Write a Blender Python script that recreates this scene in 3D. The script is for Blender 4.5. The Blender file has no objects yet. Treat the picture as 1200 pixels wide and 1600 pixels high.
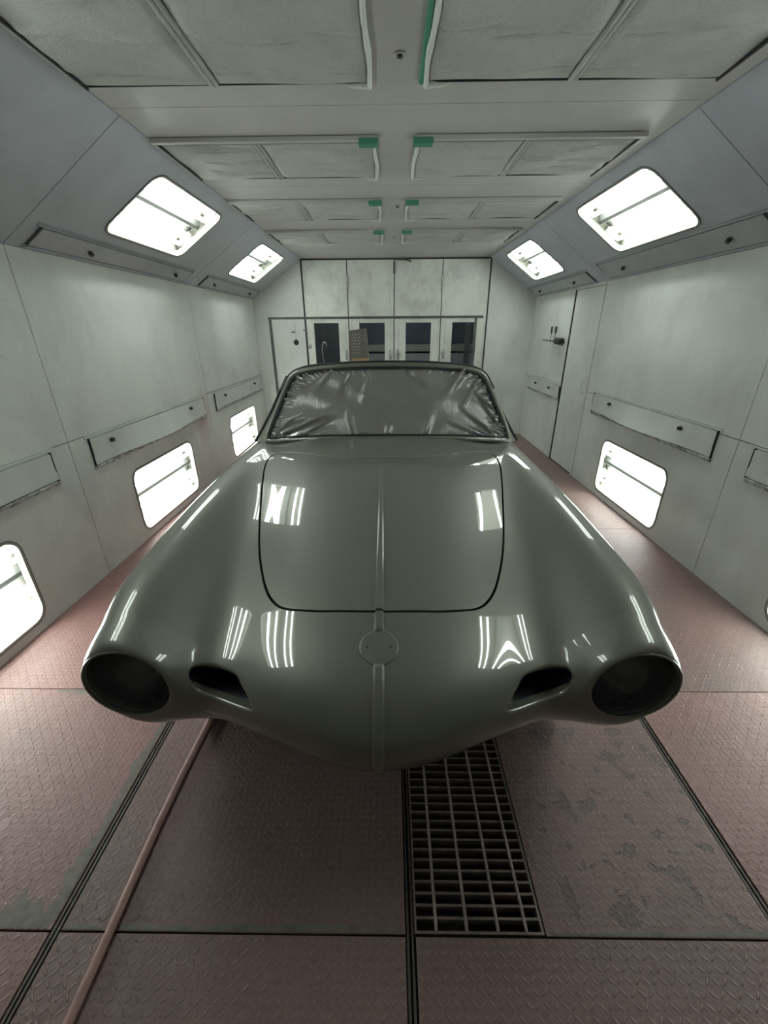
import bpy, bmesh, math, random
import numpy as np
from mathutils import Vector, Matrix
from mathutils.geometry import tessellate_polygon

scene = bpy.context.scene
COL = scene.collection
R = math.radians

# ------------------------------------------------------------------ camera
CAM_H, PITCH, YAW, ROLL = 1.48, R(24.0), R(-0.85), R(-0.4)
def cam_ray(a, b):
    cr, sr = math.cos(ROLL), math.sin(ROLL)
    a, b = a*cr - b*sr, a*sr + b*cr
    x = a; y = math.cos(PITCH) + b*math.sin(PITCH); z = -math.sin(PITCH) + b*math.cos(PITCH)
    c, s = math.cos(YAW), math.sin(YAW)
    return Vector((x*c + y*s, -x*s + y*c, z))
cd = bpy.data.cameras.new('camera'); cam = bpy.data.objects.new('camera', cd); COL.objects.link(cam)
cd.sensor_fit = 'HORIZONTAL'; cd.sensor_width = 36.0; cd.lens = 640/1200*36.0
cd.clip_start = 0.02
_f = cam_ray(0, 0); _r = cam_ray(1, 0) - _f; _u = cam_ray(0, 1) - _f
cam.matrix_world = Matrix(((_r.x, _u.x, -_f.x, 0), (_r.y, _u.y, -_f.y, 0), (_r.z, _u.z, -_f.z, CAM_H), (0, 0, 0, 1)))
scene.camera = cam

# ------------------------------------------------------------------ view and world
scene.view_settings.view_transform = 'Standard'
scene.view_settings.look = 'None'
scene.view_settings.gamma = 1.0
scene.view_settings.use_curve_mapping = False
scene.view_settings.exposure = 0.0
TUBE_STRENGTH = 23.5
w = bpy.data.worlds.new('world'); scene.world = w; w.use_nodes = True
w.node_tree.nodes['Background'].inputs[0].default_value = (0.55, 0.6, 0.65, 1)
w.node_tree.nodes['Background'].inputs[1].default_value = 0.15

# ------------------------------------------------------------------ room constants
XL, XR = -1.88, 2.0            # side walls
ZB, ZC = 1.875, 2.345          # where the slopes start, ceiling
CL, CR = -1.18, 1.33           # ceiling edges
Y0, Y1 = -1.0, 6.3            # wall behind the camera, far wall
BAYS = [-1.0, 0.35, 2.33, 4.31, 6.3]

# ------------------------------------------------------------------ materials
def new_mat(name):
    m = bpy.data.materials.new(name); m.use_nodes = True
    nt = m.node_tree; b = nt.nodes['Principled BSDF']
    return m, nt, b
def setp(b, **kw):
    for k, v in kw.items():
        k = k.replace('_', ' ')
        i = b.inputs[k]
        if hasattr(i.default_value, '__len__') and not isinstance(v, str):
            i.default_value = tuple(v) + ((1,) if len(v) == 3 else ())
        else: i.default_value = v
def N(nt, t, **kw):
    n = nt.nodes.new(t)
    for k, v in kw.items(): setattr(n, k, v)
    return n
def noise(nt, scale, detail=4, rough=.6, vec=None, dist=0.0):
    n = N(nt, 'ShaderNodeTexNoise'); n.inputs['Scale'].default_value = scale
    n.inputs['Detail'].default_value = detail; n.inputs['Roughness'].default_value = rough
    n.inputs['Distortion'].default_value = dist
    if vec is not None: nt.links.new(vec, n.inputs['Vector'])
    return n.outputs[0]
def ramp(nt, src, stops):
    r = N(nt, 'ShaderNodeValToRGB'); nt.links.new(src, r.inputs[0])
    e = r.color_ramp.elements
    while len(e) < len(stops): e.new(0.5)
    for i, (p, c) in enumerate(stops):
        e[i].position = p; e[i].color = tuple(c)+(1,) if len(c) == 3 else c
    return r.outputs[0]
def mix(nt, fac, a, b, mode='MIX'):
    m = N(nt, 'ShaderNodeMix'); m.data_type = 'RGBA'; m.blend_type = mode
    for sock, v in ((m.inputs[0], fac), (m.inputs[6], a), (m.inputs[7], b)):
        if isinstance(v, bpy.types.NodeSocket): nt.links.new(v, sock)
        elif isinstance(v, (int, float)): sock.default_value = v
        else: sock.default_value = tuple(v)+(1,)
    return m.outputs[2]
def mth(nt, op, a, b=None, c=None):
    m = N(nt, 'ShaderNodeMath'); m.operation = op
    for i, v in enumerate((a, b, c)):
        if v is None: continue
        if isinstance(v, bpy.types.NodeSocket): nt.links.new(v, m.inputs[i])
        else: m.inputs[i].default_value = v
    return m.outputs[0]
def bump(nt, b, h, strength=.3, dist=.01, prev=None):
    n = N(nt, 'ShaderNodeBump'); n.inputs['Strength'].default_value = strength; n.inputs['Distance'].default_value = dist
    nt.links.new(h, n.inputs['Height'])
    if prev is not None: nt.links.new(prev, n.inputs['Normal'])
    nt.links.new(n.outputs[0], b.inputs['Normal']); return n.outputs[0]
def pos(nt): return N(nt, 'ShaderNodeNewGeometry').outputs['Position']
def sepxyz(nt, v):
    s = N(nt, 'ShaderNodeSeparateXYZ'); nt.links.new(v, s.inputs[0]); return s.outputs
def scaled(nt, v, s):
    m = N(nt, 'ShaderNodeVectorMath'); m.operation = 'MULTIPLY'; nt.links.new(v, m.inputs[0]); m.inputs[1].default_value = s
    return m.outputs[0]
def plain(name, col, rough=.5, metal=0.0, spec=.5, coat=0.0):
    m, nt, b = new_mat(name); setp(b, Base_Color=col, Roughness=rough, Metallic=metal, Specular_IOR_Level=spec, Coat_Weight=coat)
    return m
def worn(name, c1, c2, scale=3, rough=.5, lo=.35, hi=.65, bmp=.05, metal=0.0, stretch=(1, 1, 1), grit=0.0):
    m, nt, b = new_mat(name); p = scaled(nt, pos(nt), stretch)
    c = mix(nt, ramp(nt, noise(nt, scale, 6, .65, p), [(lo, (0, 0, 0)), (hi, (1, 1, 1))]), c1, c2)
    if grit:
        g = ramp(nt, noise(nt, 90, 3, .7, p), [(.42, (1-grit,)*3), (.6, (1, 1, 1))])
        c = mix(nt, 1.0, c, g, 'MULTIPLY')
    nt.links.new(c, b.inputs['Base Color']); setp(b, Roughness=rough, Metallic=metal)
    if bmp: bump(nt, b, noise(nt, 60, 3, .6, p), bmp, .004)
    return m
WALLC = (.63, .655, .615)
M = {}
def wall_material(name, base, dirt, stain=None, smudge=0.0):
    m, nt, b = new_mat(name); p = pos(nt)
    n1 = ramp(nt, noise(nt, 1.1, 6, .65, p, .6), [(.40, (0, 0, 0)), (.72, (1, 1, 1))])
    c = mix(nt, mth(nt, 'MULTIPLY', n1, .7), base, dirt)
    # drifting overspray specks
    sp = ramp(nt, noise(nt, 55, 3, .75, p), [(.63, (0, 0, 0)), (.70, (1, 1, 1))])
    c = mix(nt, mth(nt, 'MULTIPLY', sp, .35), c, tuple(x*.55 for x in dirt))
    # faint vertical wipe streaks and clouds of old overspray
    sk = ramp(nt, noise(nt, 2.2, 7, .7, scaled(nt, p, (1, 1.6, .7)), .8), [(.42, (0, 0, 0)), (.70, (1, 1, 1))])
    c = mix(nt, mth(nt, 'MULTIPLY', sk, .20), c, tuple(x*.72 for x in dirt))
    if smudge:
        st = ramp(nt, noise(nt, 3.2, 7, .72, scaled(nt, p, (1, 1, .8)), .3), [(.48, (0, 0, 0)), (.72, (1, 1, 1))])
        c = mix(nt, mth(nt, 'MULTIPLY', st, smudge), c, (.26, .25, .22))
    if stain:
        d = N(nt, 'ShaderNodeVectorMath'); d.operation = 'DISTANCE'; nt.links.new(scaled(nt, p, (1, 1, 1)), d.inputs[0]); d.inputs[1].default_value = stain
        dd = mth(nt, 'ADD', d.outputs['Value'], mth(nt, 'MULTIPLY', noise(nt, 7, 4, .6, p), .25))
        f = ramp(nt, dd, [(.10, (1, 1, 1)), (.42, (0, 0, 0))])
        c = mix(nt, mth(nt, 'MULTIPLY', f, .8), c, (.40, .19, .19))
    nt.links.new(c, b.inputs['Base Color']); setp(b, Roughness=.42, Specular_IOR_Level=.4)
    bump(nt, b, noise(nt, 45, 4, .6, p), .10, .004)
    return m
M['wall'] = wall_material('booth_wall_paint', WALLC, (.44, .46, .43), (XL, 4.12, .70))
M['wall_plain'] = wall_material('booth_wall_paint_clean', WALLC, (.44, .46, .43))
M['slope'] = wall_material('booth_slope_cool_cast', (.43, .46, .50), (.33, .355, .39))  # bluish cast of the cool lamp light put into the slope colour
M['ceil'] = wall_material('booth_ceiling_paint', (.45, .45, .43), (.36, .36, .345))
M['door'] = wall_material('booth_door_paint', (.66, .68, .63), (.50, .51, .46), None, .55)
M['end_wall'] = plain('end_wall_grey', (.22, .225, .205), .6)
M['gap'] = plain('dark_gap', (.02, .02, .022), .9)
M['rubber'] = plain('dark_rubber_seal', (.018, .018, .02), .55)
M['flap'] = worn('flap_paint', (.55, .58, .545), (.47, .49, .46), 4, .4, .35, .7, .08)
M['flap_slope'] = worn('flap_paint_grey', (.40, .42, .44), (.33, .35, .37), 4, .4, .35, .7, .08)
M['grime'] = worn('grimy_edge', (.50, .52, .49), (.16, .16, .15), 22, .6, .42, .60, .2)
M['knob'] = plain('dark_knob', (.05, .05, .048), .4, .6)
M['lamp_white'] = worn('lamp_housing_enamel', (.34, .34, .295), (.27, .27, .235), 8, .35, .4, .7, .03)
M['ridge'] = worn('darkened_reflector_ridge', (.16, .165, .15), (.12, .125, .115), 8, .35, .4, .7, .03)  # ridge colour lowered so it stays grey between the bright tubes
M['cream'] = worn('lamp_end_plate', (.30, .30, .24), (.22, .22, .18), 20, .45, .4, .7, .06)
M['lampholder'] = plain('lampholder_plastic', (.55, .55, .48), .4)
m, nt, b = new_mat('fluorescent_tube')
setp(b, Base_Color=(.9, .9, .9), Emission_Color=(.93, 1.0, .97), Emission_Strength=TUBE_STRENGTH, Roughness=.3); M['tube'] = m
m, nt, b = new_mat('lamp_window_glass')
out = nt.nodes['Material Output']; nt.nodes.remove(b)
tr = N(nt, 'ShaderNodeBsdfTransparent'); gl = N(nt, 'ShaderNodeBsdfGlossy'); gl.inputs['Roughness'].default_value = .03
lw = N(nt, 'ShaderNodeLayerWeight'); lw.inputs[0].default_value = .5; fr = N(nt, 'ShaderNodeMath'); fr.operation = 'MULTIPLY_ADD'; pw = mth(nt, 'POWER', lw.outputs['Facing'], 4.0); nt.links.new(pw, fr.inputs[0]); fr.inputs[1].default_value = .35; fr.inputs[2].default_value = .03; mx = N(nt, 'ShaderNodeMixShader')
tr.inputs[0].default_value = (.96, .98, .97, 1)
nt.links.new(fr.outputs[0], mx.inputs[0]); nt.links.new(tr.outputs[0], mx.inputs[1]); nt.links.new(gl.outputs[0], mx.inputs[2]); nt.links.new(mx.outputs[0], out.inputs[0])
M['glass'] = m
m, nt, b = new_mat('door_window_glass')
out = nt.nodes['Material Output']; nt.nodes.remove(b)
tr = N(nt, 'ShaderNodeBsdfTransparent'); gl = N(nt, 'ShaderNodeBsdfGlossy'); gl.inputs['Roughness'].default_value = .04
lw = N(nt, 'ShaderNodeLayerWeight'); lw.inputs[0].default_value = .5; fr = N(nt, 'ShaderNodeMath'); fr.operation = 'MULTIPLY_ADD'; pw = mth(nt, 'POWER', lw.outputs['Facing'], 4.0); nt.links.new(pw, fr.inputs[0]); fr.inputs[1].default_value = .35; fr.inputs[2].default_value = .03; mx = N(nt, 'ShaderNodeMixShader')
tr.inputs[0].default_value = (.8, .84, .86, 1)
nt.links.new(fr.outputs[0], mx.inputs[0]); nt.links.new(tr.outputs[0], mx.inputs[1]); nt.links.new(gl.outputs[0], mx.inputs[2]); nt.links.new(mx.outputs[0], out.inputs[0])
M['doorglass'] = m
# fleece filters
m, nt, b = new_mat('filter_fleece'); p = pos(nt)
c = mix(nt, noise(nt, 5, 6, .7, p), (.40, .415, .385), (.64, .66, .62))
c = mix(nt, ramp(nt, noise(nt, 120, 3, .7, scaled(nt, p, (1, 1.8, 1))), [(.35, (.72, .72, .72)), (.65, (1, 1, 1))]), (.30, .31, .29), c)
nt.links.new(c, b.inputs['Base Color']); setp(b, Roughness=.95, Specular_IOR_Level=.1)
bump(nt, b, noise(nt, 110, 4, .75, p), .9, .009); M['fleece'] = m
m, nt, b = new_mat('fleece_edge'); setp(b, Base_Color=(.58, .60, .565), Roughness=.95); bump(nt, b, noise(nt, 120, 4, .7, pos(nt)), .4, .005); M['fleece_edge'] = m
M['green_tape'] = plain('green_masking_tape', (.05, .23, .15), .6)
M['steel'] = worn('dull_steel', (.10, .105, .10), (.16, .165, .155), 12, .45, .4, .7, .05, .5)
M['bright_steel'] = plain('bright_steel', (.6, .6, .6), .25, 1.0)
M['blackplastic'] = plain('black_plastic', (.012, .012, .012), .4)
M['cardboard'] = worn('perforated_sheet', (.10, .095, .082), (.13, .122, .108), 9, .7, .4, .6, .05)
M['cardboard_warm'] = plain('warm_strip', (.30, .20, .10), .7)
M['hose'] = worn('dusty_pink_hose', (.36, .20, .175), (.25, .14, .125), 14, .55, .4, .6, .1)
# painted steel floor plates: raised lozenges, flaking paint, dust
def floor_material(name, red, grey, chip_lo, chip_hi, lozenge=1.0, edge=True):
    m, nt, b = new_mat(name); p = pos(nt); s = sepxyz(nt, p)
    cell = .0215
    ix = mth(nt, 'DIVIDE', s[0], cell); iy = mth(nt, 'DIVIDE', s[1], cell)
    fx = mth(nt, 'SUBTRACT', mth(nt, 'FRACT', ix), .5); fy = mth(nt, 'SUBTRACT', mth(nt, 'FRACT', iy), .5)
    par = mth(nt, 'MODULO', mth(nt, 'ABSOLUTE', mth(nt, 'ADD', mth(nt, 'FLOOR', ix), mth(nt, 'FLOOR', iy))), 2.0)
    sg = mth(nt, 'SUBTRACT', mth(nt, 'MULTIPLY', mth(nt, 'GREATER_THAN', par, .5), 2.0), 1.0)
    la = mth(nt, 'ADD', mth(nt, 'MULTIPLY', fx, sg), fy)      # along
    lb = mth(nt, 'SUBTRACT', mth(nt, 'MULTIPLY', fx, sg), fy)  # across
    q = mth(nt, 'ADD', mth(nt, 'POWER', mth(nt, 'MULTIPLY', mth(nt, 'ABSOLUTE', la), 1.5), 2.0),
            mth(nt, 'POWER', mth(nt, 'MULTIPLY', mth(nt, 'ABSOLUTE', lb), 4.6), 2.0))
    loz = ramp(nt, q, [(.25, (1, 1, 1)), (1.0, (0, 0, 0))])
    n_big = noise(nt, 1.4, 5, .6, p, .5); n_mid = noise(nt, 26, 6, .66, p, .4); n_fine = noise(nt, 70, 5, .7, p)
    base = mix(nt, ramp(nt, n_big, [(.35, (0, 0, 0)), (.7, (1, 1, 1))]), red, grey)
    base = mix(nt, mth(nt, 'MULTIPLY', ramp(nt, n_fine, [(.45, (0, 0, 0)), (.75, (1, 1, 1))]), .45), base, tuple(x*.45 for x in red))
    cn = noise(nt, 11.0, 6, .62, p, .25)
    chip = ramp(nt, cn, [(chip_lo, (0, 0, 0)), (chip_hi, (1, 1, 1))])
    base = mix(nt, mth(nt, 'MULTIPLY', chip, .55), base, (.115, .092, .080))
    rim = ramp(nt, cn, [(chip_lo-.010, (0, 0, 0)), (chip_lo, (1, 1, 1)), (chip_hi, (1, 1, 1)), (chip_hi+.008, (0, 0, 0))])
    base = mix(nt, mth(nt, 'MULTIPLY', rim, .55), base, (.05, .038, .032))
    base = mix(nt, mth(nt, 'MULTIPLY', loz, .22*lozenge), base, (.40, .33, .31))  # pale highlight on the raised lozenges put into the base colour
    nt.links.new(base, b.inputs['Base Color']); setp(b, Roughness=.5, Specular_IOR_Level=.45)
    ro = ramp(nt, n_mid, [(.3, (.40,)*3), (.7, (.62,)*3)]); nt.links.new(ro, b.inputs['Roughness'])
    wob = mth(nt, 'ADD', mth(nt, 'MULTIPLY', n_mid, 1.7), mth(nt, 'MULTIPLY', n_fine, .35))
    h = mth(nt, 'ADD', mth(nt, 'MULTIPLY', loz, .9*lozenge), wob)
    h = mth(nt, 'SUBTRACT', h, mth(nt, 'MULTIPLY', chip, .7))
    bump(nt, b, h, .7, .0035)
    return m
M['floor'] = floor_material('floor_plate_paint', (.22, .135, .122), (.175, .127, .112), .70, .715, .5)
M['floor_near'] = floor_material('floor_plate_tread', (.235, .145, .130), (.195, .134, .120), .80, .83, 1.0)
M['floor_red'] = floor_material('floor_plate_paint_red', (.31, .155, .142), (.225, .145, .128), .78, .81, .8)
M['floor_chipped'] = floor_material('floor_plate_paint_flaking', (.245, .155, .137), (.20, .140, .123), .580, .590, .45)
M['bare'] = worn('bare_plate_edge', (.19, .168, .138), (.12, .105, .088), 30, .6, .35, .65, .4)
M['channel'] = worn('steel_channel', (.12, .095, .085), (.07, .06, .055), 30, .5, .35, .65, .3, .3)
M['grate'] = worn('grate_steel', (.27, .21, .19), (.16, .13, .12), 25, .5, .35, .65, .2, .25)
M['pit'] = plain('pit_dark', (.018, .017, .016), .9)
# car
m, nt, b = new_mat('grey_green_car_paint')
p = pos(nt); fl = noise(nt, 900, 1, .5, p)
c = mix(nt, ramp(nt, fl, [(.35, (0, 0, 0)), (.7, (1, 1, 1))]), (.140, .142, .116), (.188, .190, .156))
nt.links.new(c, b.inputs['Base Color'])
setp(b, Metallic=.35, Roughness=.42, Coat_Weight=1.0, Coat_Roughness=.015, Coat_IOR=1.55, Specular_IOR_Level=.4)
M['paint'] = m
M['bucket'] = plain('dark_lamp_bucket', (.075, .080, .077), .22, 0, .5, .6)
M['duct'] = plain('dark_air_duct', (.010, .011, .011), .28, 0, .5, .3)
M['under'] = plain('dark_underbody', (.02, .02, .02), .8)
M['tyre'] = plain('tyre_rubber', (.02, .02, .02), .75)
m, nt, b = new_mat('grey_masking_film')
p = pos(nt); nt.links.new(mix(nt, noise(nt, 6, 5, .6, p, .5), (.16, .155, .14), (.22, .215, .195)), b.inputs['Base Color'])
setp(b, Roughness=.28, Specular_IOR_Level=.7); bump(nt, b, noise(nt, 16, 4, .6, scaled(nt, p, (1, 1, .5)), 1.0), .25, .01)
M['film'] = m
m, nt, b = new_mat('clear_crinkled_film')
setp(b, Base_Color=(.16, .16, .148), Roughness=.08, Specular_IOR_Level=.9, Coat_Weight=1.0, Coat_Roughness=.03)
M['film_edge'] = m
M['outside_dark'] = plain('outside_blue_wall', (.045, .055, .07), .8)
M['outside_tan'] = plain('outside_tan_band', (.22, .20, .15), .8)
M['outside_grey'] = plain('outside_grey_floor', (.24, .235, .205), .8)

# ------------------------------------------------------------------ mesh helpers
class MB:
    def __init__(s): s.v = []; s.f = []; s.mi = []
    def face(s, idx, mi=0): s.f.append(tuple(idx)); s.mi.append(mi)
    def box(s, x0, x1, y0, y1, z0, z1, T=None, mi=0, bev=0.0):
        T = T or (lambda a, b, c: (a, b, c)); n = len(s.v)
        if x0 > x1: x0, x1 = x1, x0
        if y0 > y1: y0, y1 = y1, y0
        if z0 > z1: z0, z1 = z1, z0
        if bev <= 0:
            for x in (x0, x1):
                for y in (y0, y1):
                    for z in (z0, z1): s.v.append(T(x, y, z))
            for q in ((0, 1, 3, 2), (4, 6, 7, 5), (0, 4, 5, 1), (2, 3, 7, 6), (0, 2, 6, 4), (1, 5, 7, 3)): s.face([n+k for k in q], mi)
            return
        bm = bmesh.new(); r = bmesh.ops.create_cube(bm, size=1)
        for v in bm.verts: v.co = ((x0+x1)/2+v.co.x*(x1-x0), (y0+y1)/2+v.co.y*(y1-y0), (z0+z1)/2+v.co.z*(z1-z0))
        bmesh.ops.bevel(bm, geom=bm.edges[:], offset=bev, segments=2, affect='EDGES', profile=.5)
        bm.verts.index_update()
        for v in bm.verts: s.v.append(T(*v.co))
        for f in bm.faces: s.face([n+v.index for v in f.verts], mi)
        bm.free()
    def tube(s, pts, r, seg=12, closed=False, cap=True, mi=0):
        pts = [Vector(p) for p in pts]; n0 = len(s.v); n = len(pts)
        rr = r if hasattr(r, '__len__') else [r]*n
        up = None
        for i, p in enumerate(pts):
            if closed: d = pts[(i+1) % n]-pts[i-1]
            else: d = pts[min(i+1, n-1)]-pts[max(i-1, 0)]
            d.normalize()
            if up is None:
                up = Vector((0, 0, 1)) if abs(d.z) < .9 else Vector((1, 0, 0))
            a = (up - d*up.dot(d)).normalized(); b_ = d.cross(a); up = a
            for k in range(seg):
                t = 2*math.pi*k/seg; s.v.append(tuple(p+(a*math.cos(t)+b_*math.sin(t))*rr[i]))
        m_ = n if closed else n-1
        for i in range(m_):
            for k in range(seg):
                a0 = n0+i*seg+k; a1 = n0+i*seg+(k+1) % seg; j = (i+1) % n
                s.face((a0, a1, n0+j*seg+(k+1) % seg, n0+j*seg+k), mi)
        if cap and not closed:
            s.face([n0+k for k in range(seg)][::-1], mi); s.face([n0+(n-1)*seg+k for k in range(seg)], mi)
    def lathe(s, prof, seg=32, T=None, mi=0, closed_prof=False):
        """prof (r, h) round local z"""
        T = T or (lambda a, b, c: (a, b, c)); n0 = len(s.v); n = len(prof)
        for r_, h in prof:
            for k in range(seg):
                t = 2*math.pi*k/seg; s.v.append(T(r_*math.cos(t), r_*math.sin(t), h))
        for i in range(n-1):
            for k in range(seg): s.face((n0+i*seg+k, n0+i*seg+(k+1) % seg, n0+(i+1)*seg+(k+1) % seg, n0+(i+1)*seg+k), mi)
    def plate(s, outer, holes, T, th, mi=0):
        """flat plate in local (a,b) with thickness along -w; T(a,b,w)"""
        loops = [outer]+list(holes); flat = [p for l in loops for p in l]
        tris = tessellate_polygon([[Vector((p[0], p[1], 0)) for p in l] for l in loops])
        n0 = len(s.v); N_ = len(flat)
        for p in flat: s.v.append(T(p[0], p[1], 0))
        for p in flat: s.v.append(T(p[0], p[1], -th))
        for t in tris:
            s.face((n0+t[0], n0+t[1], n0+t[2]), mi); s.face((n0+N_+t[2], n0+N_+t[1], n0+N_+t[0]), mi)
        k = 0
        for l in loops:
            for i in range(len(l)):
                j = (i+1) % len(l); s.face((n0+k+i, n0+k+j, n0+N_+k+j, n0+N_+k+i), mi)
            k += len(l)
    def pieces(s):
        """split into separate lumps (lumps whose bounds touch stay together)"""
        par = list(range(len(s.v)))
        def find(a):
            while par[a] != a: par[a] = par[par[a]]; a = par[a]
            return a
        for f in s.f:
            r = find(f[0])
            for i in f[1:]: par[find(i)] = r
        comps = {}
        for i in range(len(s.v)): comps.setdefault(find(i), []).append(i)
        C_ = list(comps.values())
        if len(C_) == 1 or len(C_) > 60: return [s]
        A = np.array(s.v); bb = [(A[c].min(0)-.002, A[c].max(0)+.002) for c in C_]
        g = list(range(len(C_)))
        def fg(a):
            while g[a] != a: a = g[a]
            return a
        for a in range(len(C_)):
            for b_ in range(a):
                if (bb[a][0] <= bb[b_][1]).all() and (bb[b_][0] <= bb[a][1]).all(): g[fg(a)] = fg(b_)
        grp = {}
        for a in range(len(C_)): grp.setdefault(fg(a), []).extend(C_[a])
        if len(grp) == 1: return [s]
        out = []
        for ids in grp.values():
            mp = {o: n for n, o in enumerate(ids)}; m_ = MB(); m_.v = [s.v[i] for i in ids]
            for f, k in zip(s.f, s.mi):
                if f[0] in mp: m_.face([mp[i] for i in f], k)
            out.append(m_)
        return out
    def build(s, name, mats, parent=None, smooth=False, recalc=True, angle=None):
        if parent is not None and name not in ('sheet', 'grate_frame', 'air_duct', 'panel_seam', 'lower_rail'):
            ps = s.pieces()
            if len(ps) > 1:
                for m_ in ps: o = m_.build(name, mats, parent, smooth, recalc, angle)
                return o
        me = bpy.data.meshes.new(name); me.from_pydata(s.v, [], s.f)
        if not isinstance(mats, (list, tuple)): mats = [mats]
        for m_ in mats: me.materials.append(m_)
        me.polygons.foreach_set('material_index', s.mi)
        if recalc:
            bm = bmesh.new(); bm.from_mesh(me); bmesh.ops.recalc_face_normals(bm, faces=bm.faces); bm.to_mesh(me); bm.free()
        if smooth: me.polygons.foreach_set('use_smooth', [True]*len(me.polygons))
        me.update()
        if angle is not None:
            me.polygons.foreach_set('use_smooth', [True]*len(me.polygons)); me.set_sharp_from_angle(angle=R(angle))
        o = bpy.data.objects.new(name, me); COL.objects.link(o)
        if parent is not None:
            o.parent = parent
            o.matrix_parent_inverse = parent.matrix_basis.inverted()
        return o
def empty(name, loc, label=None, cat=None, group=None):
    o = bpy.data.objects.new(name, None); o.location = loc; o.empty_display_size = .1; COL.objects.link(o)
    return tag(o, label, cat, group) if label else o
def tag(o, label, cat=None, group=None):
    o['label'] = label
    if cat: o['category'] = cat
    if group: o['group'] = group
    return o
def struct(o): o['kind'] = 'structure'; return o
def rrect(x0, x1, y0, y1, r, seg=8):
    pts = []
    for cx, cy, a0 in ((x1-r, y1-r, 0), (x0+r, y1-r, 90), (x0+r, y0+r, 180), (x1-r, y0+r, 270)):
        for k in range(seg+1):
            t = R(a0+90*k/seg); pts.append((cx+r*math.cos(t), cy+r*math.sin(t)))
    return pts
def rect(x0, x1, y0, y1): return [(x0, y0), (x1, y0), (x1, y1), (x0, y1)]
def sweep_rect(mb, loop, T, w_in, w_out, h0, h1, mi=0):
    """rectangular bead following a closed 2D loop"""
    n = len(loop); n0 = len(mb.v)
    A = [Vector(p) for p in loop]
    for i in range(n):
        d = (A[(i+1) % n]-A[i-1]).normalized(); nn = Vector((d.y, -d.x))
        for off, h in ((-w_in, h0), (-w_in, h1), (w_out, h1), (w_out, h0)):
            q = A[i]+nn*off; mb.v.append(T(q.x, q.y, h))
    for i in range(n):
        j = (i+1) % n
        for k in range(4): mb.face((n0+i*4+k, n0+i*4+(k+1) % 4, n0+j*4+(k+1) % 4, n0+j*4+k), mi)
# local frames of the booth surfaces: (y, v, w) with w towards the room
def frame_of(side, slope):
    if side == 'left':
        o, e = ((XL, ZB), (CL-XL, ZC-ZB)) if slope else ((XL, 0), (0, 1))
    else:
        o, e = ((XR, ZB), (CR-XR, ZC-ZB)) if slope else ((XR, 0), (0, 1))
    L = math.hypot(*e); ex, ez = e[0]/L, e[1]/L
    nx, nz = (ez, -ex) if side == 'left' else (-ez, ex)
    def T(y, v, w): return (o[0]+ex*v+nx*w, y, o[1]+ez*v+nz*w)
    return T, L
# ------------------------------------------------------------------ booth shell
GAP = .0025
LAMP_Y = [1.32, 3.30, 5.30]
HL_ = .49                                     # half length of a lamp opening
def lamp_holes(v0, v1, y0, y1, skip=()):
    return [rrect(y-HL_, y+HL_, v0, v1, .085) for y in LAMP_Y if y0 < y < y1 and round(y, 2) not in skip]
NO = {('left', True): (-.66,), ('right', True): (-.66,), ('left', False): (-.66,), ('right', False): (-.66, 5.3)}
def clad(name, side, slope, vsplits, lampv, skip, mat, holes_extra=None):
    T, L = frame_of(side, slope); mb = MB()
    for a, b_ in zip(BAYS[:-1], BAYS[1:]):
        for v0, v1 in zip(vsplits[:-1], vsplits[1:]):
            hs = []
            if lampv[0] > v0 and lampv[1] < v1: hs = lamp_holes(lampv[0], lampv[1], a, b_, skip)
            outer = rect(a+GAP, b_-GAP, v0+(GAP if v0 > 0 else 0), v1-GAP)
            if side == 'right' and not slope and a > 4.2:       # the bay with the service door
                outer_l = [rect(4.985, b_-GAP, v0+(GAP if v0 > 0 else 0), v1-GAP)]
                for o_ in outer_l: mb.plate(o_, [], T, .02)
                continue
            mb.plate(outer, hs, T, .02)
    if side == 'right' and not slope:
        mb.plate(rect(4.31+GAP, 4.985-GAP*2, 1.862, ZB), [], T, .02)
    return struct(mb.build(name, mat))
LV_S = (.245, .735); LV_W = (.055, .545)
clad('wall_left', 'left', False, [0, .89, ZB], LV_W, NO['left', False], M['wall'])
clad('wall_right', 'right', False, [0, .89, ZB], LV_W, NO['right', False], M['wall_plain'])
clad('wall_left_slope', 'left', True, [0, frame_of('left', True)[1]], LV_S, (-.66,), M['slope'])
clad('wall_right_slope', 'right', True, [0, frame_of('right', True)[1]], LV_S, (-.66,), M['slope'])
# dark backing seen in the seams
for side in ('left', 'right'):
    for sl in (False, True):
        T, L = frame_of(side, sl); mb = MB()
        hs = [rrect(y-HL_-.0, y+HL_+.0, (LV_S if sl else LV_W)[0], (LV_S if sl else LV_W)[1], .085) for y in LAMP_Y if y not in NO[side, sl]]
        mb.plate(rect(Y0, Y1, 0, L), hs, lambda a, b_, c, T=T: T(a, b_, c-.022), .01)
        struct(mb.build('trim_%d' % (1+(side == 'right')+2*sl), M['gap']))
# ceiling with the filter openings
FIL = [(-.62, -.02), (.45, 1.03), (1.50, 2.08), (2.585, 3.13), (3.64, 4.18), (4.63, 5.19)]
FXL, FXR = (-1.165, -.075), (.14, 1.24)
mb = MB(); Tc = lambda a, b_, c: (a, b_, ZC-c)
cs = [Y0, .20, 1.235, 2.27, 3.33, 4.40, 5.45, Y1]
for a, b_ in zip(cs[:-1], cs[1:]):
    hs = []
    for f0, f1 in FIL:
        if a < f0 < b_: hs = [rect(FXL[0], FXL[1], f0, f1), rect(FXR[0], FXR[1], f0, f1)]
    mb.plate(rect(CL+.0, CR-.0, a+.0015, b_-.0015), hs, Tc, .015)
struct(mb.build('ceiling', M['ceil']))
mb = MB(); mb.box(CL, CR, Y0, Y1, ZC+.10, ZC+.11); struct(mb.build('trim_5', M['gap']))
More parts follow.
